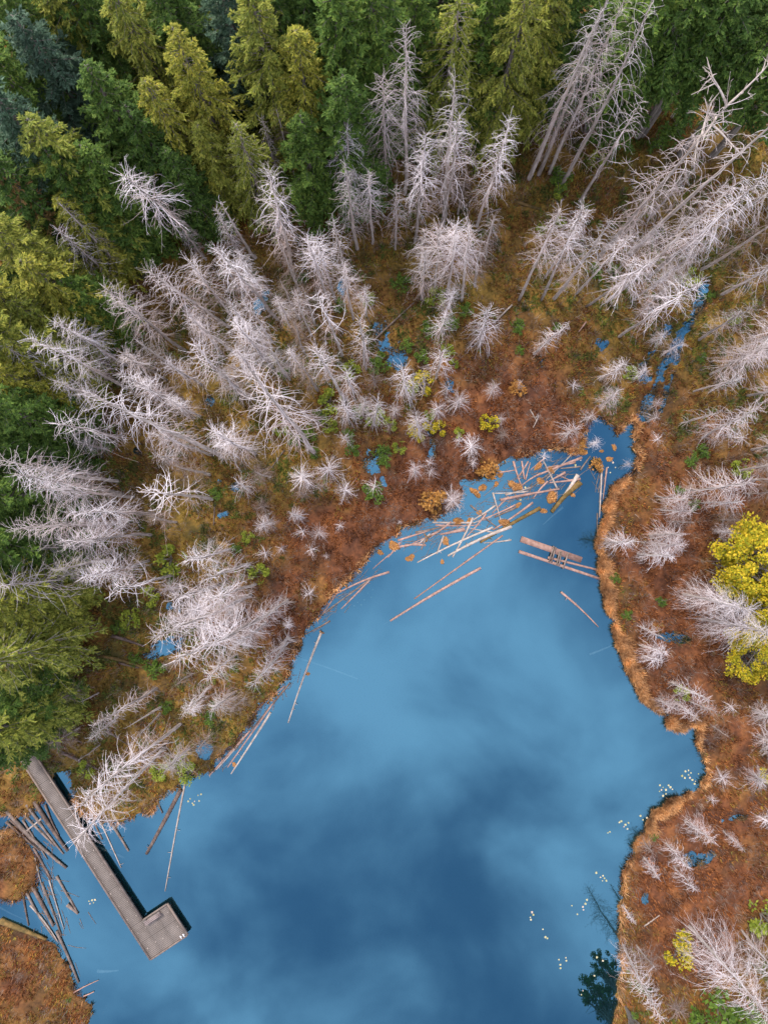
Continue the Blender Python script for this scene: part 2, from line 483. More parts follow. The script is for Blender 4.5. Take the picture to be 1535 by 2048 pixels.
# ------------------------------------------------------------------ marsh plants nobody could count
def tufts(name, x, y, mat, hgt, wid, blades, spread, label, cat, lean=(0, 0)):
    n = len(x)
    z = ground_z(x, y)
    vs = []
    for k in range(blades):
        a = rng.random(n) * 2 * math.pi
        l = hgt * (.5 + rng.random(n)); w = wid * (.6 + .8 * rng.random(n))
        sx, sy = np.cos(a), np.sin(a)
        bx = x + sx * spread * .25; by = y + sy * spread * .25
        out = spread * (.5 + rng.random(n))
        p0 = np.stack([bx - sy * w, by + sx * w, z - .02], -1)
        p1 = np.stack([bx + sy * w, by - sx * w, z - .02], -1)
        p2 = np.stack([bx + sx * out + lean[0] * l, by + sy * out + lean[1] * l, z + l], -1)
        vs.append(np.stack([p0, p1, p2], 1))
    v = np.concatenate(vs, 0).reshape(-1, 3)
    f = np.arange(len(v)).reshape(-1, 3)
    o = link(name, mesh_np(name, v, f, mat))
    tag(o, label, cat, kind='stuff')
    return o

NS = 300000
sxp = rng.uniform(-37, 37, NS); syp = rng.uniform(-49, 50, NS)
sd = shore_sd(sxp, syp); zz = ground_z(sxp, syp, sd); zo = zone_of(sxp, syp)
land = zz > .02
clump = N3(sxp, syp, 1.3, 3)
forest = (N2(sxp, syp, .22, 3))
pick = rng.random(NS)
heath = land & (pick > zo) & (clump > -.12)
ochre = land & ~heath & (pick < .6) & (clump > -.12)
cover = land & ~heath & ~ochre & (N1(sxp + 40, syp, .45, 3) > -.06) & (zo > .36)
tufts('rusty_heath', sxp[heath], syp[heath], M['heath'], .24, .034, 3, .14, 'rusty brown heath and sedge covering the open marsh', 'heath')
tufts('ochre_grass', sxp[ochre], syp[ochre], M['ochre'], .24, .036, 3, .15, 'ochre grass and moss growing under the dead trees', 'grass')
tufts('ground_cover', sxp[cover], syp[cover], M['cover'], .22, .05, 3, .16, 'low dark green plants covering the ground under the trees', 'ground cover')
pool = (zz < .03) & (zz > -.35) & (shore_sd(sxp, syp, True) > -.15) & (N2(sxp, syp, 1.8, 3) > -.05)
tufts('pool_sedge', sxp[pool], syp[pool], M['pool'], .30, .045, 5, .26, 'brown sedge standing in the shallow pools and streams', 'sedge')
brush = land & (N1(sxp - 30, syp, .6, 3) > -.1) & (pick > .915)
tufts('brushwood', sxp[brush], syp[brush], M['brush'], .50, .011, 7, .42, 'low grey brown brushwood and dead stalks over the marsh', 'brushwood')
# orange sedge along the water's edge, thick on the right bank
nf = 110000
ei = rng.integers(0, len(LAKE_W), nf)
ea, eb = LAKE_W[ei], LAKE_W[(ei + 1) % len(LAKE_W)]
t = rng.random((nf, 1))
en = np.stack([eb[:, 1] - ea[:, 1], -(eb[:, 0] - ea[:, 0])], -1)
en /= np.linalg.norm(en, axis=1, keepdims=True) + 1e-9
q = ea + (eb - ea) * t + en * (np.abs(rng.normal(0, .38, (nf, 1))) * rng.choice([-1, 1], (nf, 1)))
seglen = np.linalg.norm(eb - ea, axis=1)
fx, fy = q[:, 0], q[:, 1]
fsd = shore_sd(fx, fy, True); fz = ground_z(fx, fy)
rightside = np.clip((fx - 12) / 8, 0, 1)
keep = (fz > .0) & (fsd > -.25) & (fsd < .12 + (.15 + .75 * rightside) * np.clip(N2(fx, fy, .45, 3) * 2.2 + .5, 0, 1) * (.15 + .85 * np.clip(np.exp(-((fy + 7.5) / 9) ** 4) + np.exp(-((fy + 25.5) / 2.5) ** 4), 0, 1))) & (np.abs(fx) < 40) & (np.abs(fy) < 50) & (rng.random(nf) < np.clip(seglen / 1.2, .2, 1) * (.06 + .94 * rightside) * (.10 + .90 * np.clip(np.exp(-((fy + 7.5) / 10) ** 4) + np.exp(-((fy + 25.0) / 3.0) ** 4), 0, 1)))
tufts('shore_sedge', fx[keep], fy[keep], M['fringe'], .38, .028, 4, .30, 'straw orange sedge hanging over the edge of the lake', 'sedge')

q = ea + (eb - ea) * t + en * (np.abs(rng.normal(0, .9, (nf, 1))) * rng.choice([-1, 1], (nf, 1)))
fx, fy = q[:, 0], q[:, 1]
fsd = shore_sd(fx, fy, True); fz = ground_z(fx, fy)
em = (fz < .02) & (fsd > -2.2) & (fsd < .2) & (np.abs(fx) < 36) & (fy > -42) & (rng.random(nf) < np.exp(fsd * np.where(fx < 14, 1.7, 3.5)) * .8) & (N3(fx, fy, .8, 3) > -.05 + .25 * np.clip(-fsd, 0, 2))
tufts('shallow_sedge', fx[em], fy[em], M['heath'], .22, .022, 3, .12, 'thin reddish sedge standing in the shallows along the shore', 'sedge')

# ------------------------------------------------------------------ dead conifers: prototypes
def curve_pts(p0, d, L, up, curl, n):
    """start, horizontal unit direction, length, rise and curl of the tip; returns n points"""
    s = np.linspace(0, 1, n)
    side = np.array([-d[1], d[0], 0])
    return p0 + np.outer(s * L, d) + np.outer(L * curl * s * s, side) + np.outer(L * (up[0] * s + up[1] * s * s + up[2] * s ** 3), [0, 0, 1])

def dead_proto(name, seed, h=20.0, R=1.8, zlo=.25, nb=130, tw=8, thick=1.0, twig='twig_white', curl=.45, topw=.25, r0=.2, gaps=0.0, bark='bleached', lenvar=.5, snap=False):
    r = np.random.default_rng(seed)
    mb = MB()
    nz = 12
    zs = np.linspace(0, h, nz)
    wob = np.cumsum(r.normal(0, .035, (nz, 2)), 0); wob -= np.outer(zs / h, wob[-1]); wob[0] = 0
    tp = np.column_stack([wob, zs])
    tw_ = r0 * .72 * (1 - zs / h) ** .8 + .018
    if snap: tw_ = np.maximum(tw_, .055)
    mb.tube(tp, tw_, 7, snap)
    for k in range(int(10)):       # broken stubs on the lower trunk
        z = r.uniform(.05, max(zlo, .12)) * h; a = r.random() * 6.283
        d = np.array([math.cos(a), math.sin(a), 0]); p0 = np.array([np.interp(z, zs, wob[:, 0]), np.interp(z, zs, wob[:, 1]), z])
        L = r.uniform(.2, .7)
        mb.tube([p0, p0 + d * L * .5 + [0, 0, -.03], p0 + d * L + [0, 0, -.1]], [.022, .016, .008])
    trunk = mb.mesh(name + '_trunk', M[bark], True)
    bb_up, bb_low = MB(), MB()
    for k in range(nb):
        u = (k + r.random()) / nb
        z = h * (zlo + (.995 - zlo) * u ** .85)
        t = (h - z) / (h * (1 - zlo))              # 0 top, 1 lowest
        prof = topw + (1 - topw) * min(1, t * 1.9) ** .8
        if t > .6: prof *= 1 - .35 * (t - .6) / .4
        if r.random() < gaps * t: continue
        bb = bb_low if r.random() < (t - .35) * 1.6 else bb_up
        L = R * prof * (1 - lenvar * r.random() ** 1.5)
        a = k * 2.39996 + r.normal(0, .5)
        d = np.array([math.cos(a), math.sin(a), 0])
        p0 = np.array([np.interp(z, zs, wob[:, 0]), np.interp(z, zs, wob[:, 1]), z])
        topk = max(0, .22 - t) / .22
        rise = r.normal(.55, .16) + .6 * topk
        dr = -r.uniform(.9, 1.8) * (1 - .75 * topk)
        pts = curve_pts(p0, d, L, (rise, dr, r.uniform(-.1, .35)), r.normal(0, curl * .55), 7)
        s7 = np.linspace(0, 1, 7)
        pts -= np.outer(np.clip(s7 - .6, 0, 1) ** 1.5 * L * r.uniform(.0, 1.1) * (1 - topk), d)      # the tip hooks back
        rb = thick * (.0078 + .0062 * L / max(R, .1)) * (1.0 if R > 1 else .8)
        bb.tube(pts, np.linspace(rb, rb * .35, 7))
        nt_ = max(2, int(tw * L / R))
        for q in range(nt_):
            s = r.uniform(.22, 1.0)
            i = min(5, int(s * 6)); fr = s * 6 - i
            pp = pts[i] * (1 - fr) + pts[i + 1] * fr
            dd = pts[i + 1] - pts[i]; dd /= np.linalg.norm(dd) + 1e-9
            sg = 1 if q % 2 else -1
            side = np.array([-dd[1], dd[0], 0]) * sg
            v = dd * r.uniform(.5, 1.1) + side * r.uniform(.25, .8) + np.array([0, 0, r.normal(-.2, .3)])
            v /= np.linalg.norm(v)
            l = L * r.uniform(.12, .34) * (1.15 - s * .5)
            c2 = np.array([r.normal(0, .25), r.normal(0, .25), r.uniform(-.35, .15)])
            s2 = np.array([0, .5, 1.0])[:, None]
            bb.tube(pp + v * l * s2 + c2 * l * s2 * s2, np.array([.5, .38, .2]) * rb)
    parts = [('trunk', trunk), ('branches', bb_up.mesh(name + '_branches', M[twig]))]
    if bb_low.n: parts.append(('lower_branches', bb_low.mesh(name + '_lower_branches', M['twig_brown' if twig == 'twig_brown' else 'twig_bark_shade'])))
    return dict(h=h, R=R, parts=parts)

PR = {}
NT, NM, NSH = 6, 4, 5
for i in range(NT):
    PR['T%d' % i] = dead_proto('tall_dead', 100 + i, 20, 1.9, [.22, .3, .42, .28, .5, .15][i], [190, 165, 150, 180, 130, 160][i], [8, 7, 8, 9, 8, 7][i], [.98, 1.0, .95, .92, 1.0, .95][i],
                               curl=[.4, .6, .5, .8, .6, 1.0][i], topw=[.25, .22, .3, .25, .4, .2][i], gaps=[0, .2, .35, .1, .3, .45][i], snap=(i in (2, 4)))
for i in range(NM):
    PR['M%d' % i] = dead_proto('mid_dead', 200 + i, 11, 1.6, [.15, .2, .32, .12][i], [135, 118, 96, 106][i], 8, .92, curl=[.4, .5, .7, .9][i], r0=.13, gaps=[0, .2, .4, .3][i], snap=(i == 2))
for i in range(NSH):
    PR['S%d' % i] = dead_proto('short_dead', 300 + i, 5, 1.35, [.1, .2, .1, .3, .15][i], [96, 76, 58, 32, 66][i], 7, .8, curl=[.35, .3, .5, .4, .8][i], topw=.42, r0=.075)
PR['L0'] = dead_proto('low_branched_dead', 460, 12, 1.7, .04, 190, 8, .95, curl=.6, r0=.14)
PR['L1'] = dead_proto('low_branched_dead', 461, 6, 1.3, .04, 110, 7, .85, curl=.5, topw=.3, r0=.09)
PR['L2'] = dead_proto('broad_low_branched_dead', 462, 15, 2.9, .03, 330, 11, .95, curl=.7, topw=.3, r0=.2)
PR['B0'] = dead_proto('brown_dead', 400, 14, 1.6, .2, 100, 10, 1.0, 'twig_brown', .6)
PR['B1'] = dead_proto('brown_short_dead', 401, 5, 1.3, .12, 56, 9, .95, 'twig_brown', .45, .4, .07)
PR['G0'] = dead_proto('grey_dead', 410, 14, 1.7, .2, 120, 10, 1.0, 'twig_grey', .7)
PR['P0'] = dead_proto('sparse_dead', 420, 18, 1.7, .3, 60, 9, 1.3, 'twig_white', .8, .25, .2, .4)
PR['P1'] = dead_proto('sparse_dead', 421, 18, 1.5, .45, 70, 8, 1.2, 'twig_grey', .6, .25, .2, .3)
PR['N0'] = dead_proto('bare_snag', 430, 14, .55, .2, 34, 2, 1.2, 'twig_white', .5, .5, .2, .5)
PR['N1'] = dead_proto('bare_snag', 431, 14, .5, .3, 16, 1, 1.2, 'twig_grey', .5, .5, .2, .6)
PR['R0'] = dead_proto('bristly_dead', 440, 10, .8, .1, 120, 4, 1.0, 'twig_white', .3, .25, .13)

# the snag with heavy antler-like limbs at its top
def antler_proto():
    base = dead_proto('antler_snag', 450, 20, 1.9, .2, 130, 9, 1.45, 'twig_white', .7, .45, .24)
    r = np.random.default_rng(77); mb = MB()
    for a, L, z, upz in [(0.3, 3.0, 19.5, .55), (2.0, 2.0, 19.8, .9), (3.8, 2.0, 18.8, .3), (-1.1, 2.7, 18.2, .15), (1.0, 2.2, 17.2, .1), (-2.4, 1.8, 17.0, .2)]:
        d = np.array([math.cos(a), math.sin(a), 0])
        L *= .55; p = curve_pts(np.array([0, 0, z]), d, L, (upz, -.2, .15), r.normal(0, .15), 6)
        mb.tube(p, np.linspace(.06, .025, 6), 5)
        for q in range(6):
            i = r.integers(2, 6); v = d + np.array([*r.normal(0, .7, 2), r.normal(.25, .3)]); v /= np.linalg.norm(v)
            l = r.uniform(.3, .65)
            c2 = r.normal(0, .2, 3)
            mb.tube([p[i], p[i] + v * l * .5 + c2 * .3, p[i] + v * l + c2], [.035, .025, .012], 4)
            for w in range(3):
                v2 = v + r.normal(0, .6, 3); v2 /= np.linalg.norm(v2)
                mb.tube([p[i] + v * l * .6, p[i] + v * l * .6 + v2 * .14, p[i] + v * l * .6 + v2 * .28], [.016, .012, .007])
    base['parts'].append(('limbs', mb.mesh('antler_limbs', M['bleached'])))
    return base
PR['A0'] = antler_proto()

_o = 'first second third fourth fifth sixth seventh eighth ninth'.split()
ORD = [''] + [w + ' ' for w in _o[1:] + 'tenth eleventh twelfth thirteenth fourteenth fifteenth sixteenth seventeenth eighteenth nineteenth twentieth'.split()]
ORD += ['twenty-%s ' % w for w in _o] + ['thirtieth '] + ['thirty-%s ' % w for w in _o]
def ordinals(items, key, a='leftmost', b='rightmost', side='left'):
    """[(item, phrase)] sorted along the photo: leftmost, second from left ... rightmost"""
    s = sorted(items, key=key); n = len(s); res = []
    for i, it in enumerate(s):
        if n == 1: res.append((it, ''))
        elif i == 0: res.append((it, a))
        elif i == n - 1: res.append((it, b))
        else: res.append((it, '%sfrom %s' % (ORD[i], side)))
    return res

def place_tree(name, proto, base, tip, radius=None, spin=None, hmin=1.5, hmax=36):
    """stand a copy of a prototype where its foot and its tip were measured"""
    h = min(max(h_of(tip, base), hmin), hmax)
    b = P(base[0], base[1], 0)
    t = P(tip[0], tip[1], h)
    gz = float(ground_z(np.array([b.x]), np.array([b.y]))[0])
    b.z = max(gz, -.35) - .08
    v = t - b
    lean = math.atan2(math.hypot(v.x, v.y), v.z)
    q = Vector((0, 0, 1)).rotation_difference(v.normalized())
    if lean > .38:                                        # no tree leans more than this
        ax = Vector((0, 0, 1)).cross(v).normalized(); q = Quaternion(ax, .38)
    o = empty(name, b)
    o.rotation_mode = 'QUATERNION'
    o.rotation_quaternion = q @ Quaternion((0, 0, 1), random.random() * 6.283 if spin is None else spin)
    s = (radius or proto['R']) / proto['R']
    o.scale = (s, s, v.length / proto['h'])
    for nm, me in proto['parts']:
        c_ = link(nm, me, o)
        if nm == 'trunk': k_ = max((v.length / proto['h']), .35) ** .7 / s; c_.scale = (k_, k_, 1)
        else: c_['kind'] = 'stuff'
    return o, h

# tip x, tip y, foot x, foot y, prototype, crown radius (m)
DEAD = {
 'below the dark top centre conifers': ('x', [
  (812,47,809,390,'T2',1.9),(765,147,772,395,'T0',2.3),(694,253,706,430,'T1',1.9),(909,153,889,435,'G0',2.2),(919,227,885,455,'T3',2.2),(852,267,829,485,'T1',1.9),
  (1022,235,952,455,'T2',1.9),(737,343,745,490,'T0',1.6),(792,373,790,500,'M1',1.3),(552,217,597,385,'B0',1.4),(537,337,590,560,'T3',2.2),(665,440,692,545,'M0',1.4),
  (612,473,662,615,'T0',1.9),(632,473,672,605,'T3',1.5),(989,430,972,512,'S1',1.4),(525,250,540,335,'N1',.3),(690,330,715,500,'G0',1.8)]),
 'in the bushy centre clump': ('x', [
  (879,457,868,580,'T3',2.1),(912,447,896,600,'T1',2.2),(939,450,922,605,'T0',1.8),(850,500,842,600,'G0',1.7),(975,622,955,692,'S0',2.0),(962,480,948,575,'B0',1.6)]),
 'in the upper right stand': ('x', [
  (1256,-20,1096,350,'T0',2.2),(1203,13,1056,360,'G0',2.0),(1322,-30,1120,373,'T3',2.4),(1286,193,1156,407,'P0',2.2),(1385,-20,1230,280,'G0',2.0),(1540,-10,1400,190,'P1',1.6),
  (1235,-60,1075,352,'P1',1.9),(1456,205,1195,518,'A0',2.6),(1600,200,1255,508,'P0',2.1),(1470,367,1210,605,'T0',2.4),(1545,335,1290,560,'T3',2.6),(1620,330,1370,500,'G0',2.4),
  (1120,417,1035,602,'T0',2.1),(1166,410,1080,602,'T3',2.0),(1222,440,1105,600,'G0',2.1),(1260,470,1150,590,'T1',1.8),(1330,380,1215,500,'G0',1.6),(1590,420,1400,540,'B0',2.2),(1600,500,1440,590,'G0',2.2)]),
 'beside the upper left conifers': ('y', [
  (242,347,417,488,'T3',2.6),(437,397,512,518,'N0',.7),(113,457,250,575,'T1',1.9),(430,493,556,640,'T0',1.9),(293,539,460,655,'T3',2.1),(377,519,475,645,'T1',1.8),
  (208,575,372,702,'T3',2.1),(107,642,256,732,'T0',1.8),(383,639,500,732,'T1',1.7),(335,-15,385,140,'G0',1.8)]),
 'left of the small pools': ('x', [
  (387,685,470,775,'T0',2.2),(328,725,405,770,'M0',1.6),(467,642,545,735,'T1',1.8),(497,735,628,905,'T3',2.6),(632,585,684,712,'P0',1.9),(685,525,706,640,'T2',1.6),
  (719,635,732,738,'M0',1.5),(629,695,690,802,'T1',1.5),(587,642,609,706,'B0',1.5),(599,725,636,782,'B0',1.7),(515,655,540,722,'M1',1.7),(560,480,600,590,'B0',1.5),
  (540,700,580,760,'G0',1.5),(560,560,600,640,'B0',1.3),(440,740,500,800,'G0',1.8),(470,700,520,760,'T0',1.7)]),
 'at the left edge': ('y', [
  (5,688,172,790,'T0',1.7),(55,675,255,777,'T3',1.9),(112,745,190,795,'M1',1.3),(243,705,335,762,'T1',1.7),(240,745,375,815,'T0',1.7),(160,779,443,912,'T1',2.1),
  (110,845,250,874,'M2',2.5),(-5,920,238,962,'T0',2.2),(30,948,248,988,'T3',2.0),(87,975,270,994,'T1',1.9),(23,1057,258,1040,'T0',2.1),(137,1027,310,1028,'T3',1.8),
  (123,1084,305,1070,'T1',1.9),(-5,1172,180,1152,'T3',2.7),(163,1154,300,1121,'T0',1.9),(217,1184,347,1150,'P0',1.8),(100,1140,230,1120,'G0',1.8)]),
 'in the left ochre clearing': ('x', [
  (307,865,425,911,'T1',1.6),(423,859,512,908,'T3',2.0),(293,982,425,999,'P0',2.3),(477,969,500,975,'S2',1.5),(522,1012,530,1015,'B1',1.3),(370,1120,463,1098,'M0',1.8),
  (407,1160,500,1128,'M1',1.5),(530,1105,535,1108,'S3',1.2),(345,930,420,950,'B0',1.5)]),
 'beside the left shore': ('y', [
  (345,1200,440,1168,'M0',1.9),(413,1200,512,1168,'T1',1.8),(307,1274,502,1190,'T0',2.0),(350,1320,548,1220,'T3',2.2),(397,1264,485,1232,'M1',1.9),(413,1357,472,1308,'M2',1.6),
  (520,1240,575,1200,'S0',1.4),(505,1370,575,1285,'M0',1.4),(615,1190,625,1185,'S3',1.2),(470,1290,530,1245,'G0',1.6),(540,1310,580,1275,'S2',1.2),(380,1225,455,1195,'T0',1.7)]),
 'behind the dock': ('x', [
  (350,1370,385,1346,'B1',1.0),(185,1454,315,1375,'R0',1.2),(250,1457,325,1412,'N1',.4),(267,1479,322,1424,'N0',.4),(365,1429,422,1372,'M1',1.2),(160,1405,200,1384,'N1',.5),
  (97,1490,162,1454,'B0',1.6),(153,1524,202,1487,'N1',.5),(147,1623,362,1447,'T1',2.0),(155,1678,332,1492,'T3',2.0),(425,1420,470,1385,'G0',1.5),(330,1540,380,1495,'G0',1.7),
  (395,1500,420,1470,'B1',1.5),(460,1420,490,1395,'B1',1.4),(120,1400,180,1370,'B0',1.2)]),
 'among the small pools': ('x', [
  (690,745,706,786,'S1',1.6),(688,805,697,842,'S0',1.6),(745,752,750,770,'B1',1.3),(627,832,634,845,'B1',1.4),(755,802,747,850,'S0',1.3),(805,738,808,792,'S0',1.8),
  (826,757,822,802,'S3',1.0),(884,703,872,756,'S0',1.7),(894,772,890,790,'S3',1.1),(920,795,916,812,'S1',1.5),(876,815,870,828,'S2',1.3),(832,830,838,874,'S0',1.5),
  (943,893,940,900,'S1',1.4),(917,880,915,890,'S3',.9),(848,745,845,790,'S3',.9)]),
 'in rusty marsh near left shore': ('x', [
  (830,936,828,945,'S2',1.2),(858,924,857,930,'S3',.9),(860,942,859,947,'S3',1.0),(602,950,612,960,'S0',1.7),(655,935,662,942,'S1',1.8),(689,979,692,984,'S2',1.5),
  (749,972,750,975,'S3',1.3),(905,1000,902,1004,'S1',1.6),(600,985,610,990,'B1',1.2),(637,1066,638,1068,'S2',1.1),(605,1062,607,1064,'S3',1.1),(680,1050,681,1052,'S3',.8),
  (653,1112,654,1113,'S3',.5),(800,1043,800,1044,'S3',.4)]),
 'in marsh above the log jam': ('x', [
  (1002,835,999,840,'S3',1.0),(1136,645,1066,709,'R0',1.1),(1253,725,1196,762,'M1',1.3),(1236,779,1196,815,'M0',1.3),(1150,857,1128,870,'S1',1.5),(1186,829,1165,840,'S2',1.2),
  (1146,769,1142,773,'S3',1.0),(1038,769,1036,773,'S3',.7),(1193,884,1188,888,'S2',.9),(1087,911,1084,914,'S3',.9),(1075,830,1072,834,'N1',.4)]),
 'along the right stream': ('y', [
  (1403,562,1236,674,'T0',2.2),(1303,519,1170,614,'T3',2.3),(1366,685,1320,712,'M2',1.2),(1293,739,1258,760,'M1',1.1),(1320,805,1297,816,'S3',1.0),(1316,832,1294,842,'S3',1.0),
  (1316,878,1310,881,'S3',.9),(1328,668,1300,685,'S2',1.0),(1258,927,1255,929,'S3',.8),(1420,480,1300,580,'G0',1.8)]),
 'above the yellow trees, right edge': ('y', [
  (1545,690,1416,750,'T3',2.4),(1483,752,1383,784,'P1',1.4),(1520,812,1400,877,'L0',1.8),(1506,965,1370,980,'L0',2.0),(1483,1002,1400,1006,'P1',1.5),(1375,999,1306,993,'M1',1.6),
  (1385,1024,1318,1020,'M0',1.5),(1620,760,1490,792,'G0',2.0),(1486,874,1470,880,'S3',1.4),(1600,640,1470,700,'T0',2.3),(1640,880,1500,900,'G0',1.8),(1600,960,1500,960,'B0',1.6),(1480,1040,1440,1040,'B1',1.3)]),
 'on the right bank': ('y', [
  (1263,1084,1207,1086,'L1',1.4),(1363,1067,1295,1072,'L1',1.5),(1366,1087,1300,1088,'L0',1.5),(1346,1112,1272,1107,'L1',1.4),(1503,1222,1363,1188,'L2',2.0),(1560,1270,1400,1238,'L2',2.1),
  (1315,1270,1280,1252,'S2',1.1),(1333,1304,1276,1290,'M1',1.2),(1325,1322,1280,1312,'S1',1.2),(1420,1402,1342,1362,'L1',1.1),(1346,1417,1316,1395,'S0',1.2),(1433,1424,1375,1402,'M2',1.0),
  (1393,1438,1345,1402,'L1',1.0),(1463,1414,1457,1412,'S3',1.1),(1560,1500,1510,1467,'G0',1.6),(1545,1440,1500,1415,'G0',1.4)]),
 'in the lower right marsh': ('y', [
  (1428,1683,1366,1640,'L1',1.4),(1378,1739,1330,1684,'L1',1.1),(1316,1756,1284,1714,'L1',.9),(1302,1704,1284,1680,'B1',1.1),(1270,1849,1243,1808,'R0',.5),(1325,2042,1243,1886,'L0',1.5),
  (1560,2060,1375,1850,'L2',2.6),(1590,1990,1480,1858,'G0',2.4),(1360,2025,1345,2005,'B1',1.5),(1445,1558,1440,1552,'S2',1.2),(1525,1565,1500,1545,'G0',1.5),(1425,1602,1415,1594,'S3',.8),
  (1540,1645,1515,1630,'S2',1.1),(1312,1940,1270,1888,'B0',1.5)]),
}
KW = {'T': ('tall', 'bleached dead conifer'), 'M': ('medium', 'bleached dead conifer'), 'S': ('short', 'pale leafless tree'), 'B': ('twiggy', 'brown dead tree'),
      'G': ('grey', 'twiggy dead conifer'), 'P': ('sparse', 'dead conifer'), 'N': ('bare', 'snag trunk'), 'R': ('bristly', 'slender dead conifer'), 'A': ('antlered', 'dead tree'), 'L': ('low-branched', 'dead tree')}
# younger dead trees standing between the measured ones
FILL = {'below the dark top centre conifers': (5, 5, 13, 'TMGB'), 'in the upper right stand': (7, 6, 14, 'TGMB'), 'beside the upper left conifers': (7, 6, 14, 'TMG'), 'left of the small pools': (8, 5, 12, 'TMGB'),
        'at the left edge': (8, 6, 13, 'TMG'), 'in the left ochre clearing': (5, 3, 8, 'MSB'), 'beside the left shore': (4, 4, 10, 'TMG'), 'behind the dock': (4, 3, 7, 'MBG'), 'among the small pools': (4, 2, 5, 'SB'),
        'in the bushy centre clump': (3, 5, 11, 'TMG'), 'along the right stream': (4, 3, 8, 'MSG'), 'above the yellow trees, right edge': (5, 4, 10, 'MTGB'), 'in marsh above the log jam': (2, 1.5, 3, 'SB'),
        'on the right bank': (4, 2, 5, 'SBM'), 'in the lower right marsh': (4, 2, 6, 'SBM'), 'in rusty marsh near left shore': (3, 1.5, 3, 'SB')}
allb = [(r[2], r[3]) for _, rw in DEAD.values() for r in rw]
fr_ = random.Random(21)
for place, (cnt, h0, h1, kinds) in FILL.items():
    rows = DEAD[place][1]; src = list(rows); got = 0
    for _ in range(400):
        if got >= cnt: break
        q = fr_.choice(src); bx, by = q[2] + fr_.gauss(0, 38), q[3] + fr_.gauss(0, 38)
        if min((bx - a) ** 2 + (by - b) ** 2 for a, b in allb) < 24 ** 2: continue
        w = P(bx, by)
        if shore_sd(np.array([w.x]), np.array([w.y]))[0] < .35: continue
        h = fr_.uniform(h0, h1); f = H / (H - h)
        k = fr_.choice(kinds)
        tx, ty = 767.5 + (bx - 767.5) * f + fr_.gauss(0, 4), 1050 + (by - 1050) * f + fr_.gauss(0, 4)
        rows.append((tx, ty, bx, by, {'T': 'T0', 'M': 'M0', 'S': 'S%d' % fr_.randrange(4), 'B': 'B0' if h > 6 else 'B1', 'G': 'G0'}[k], fr_.uniform(1.0, 1.5) if h > 5 else fr_.uniform(.6, 1.1)))
        allb.append((bx, by)); got += 1
for place, (axis_, rows) in DEAD.items():
    key = (lambda r: r[0] + r[2]) if axis_ == 'x' else (lambda r: r[1] + r[3])
    ab = ('leftmost', 'rightmost', 'left') if axis_ == 'x' else ('topmost', 'lowest', 'top')
    for r, ph in ordinals(rows, key, *ab):
        k = r[4][0]
        pk = {'T': 'T%d' % random.randrange(NT), 'M': 'M%d' % random.randrange(NM)}.get(k, r[4])
        if k == 'S' and random.random() < .4: pk = 'S%d' % random.choice((0, 1, 2, 4) if r[4] != 'S3' else (3, 4))
        o, h = place_tree('dead_tree', PR[pk], (r[2], r[3]), (r[0], r[1]), r[5] * (1.0 if 'upper right' in place else 1.15))
        adj, noun = KW[k]
        tag(o, '%s %s, %s of dead trees %s' % (adj, noun, ph, place), 'dead tree', 'dead trees ' + place)

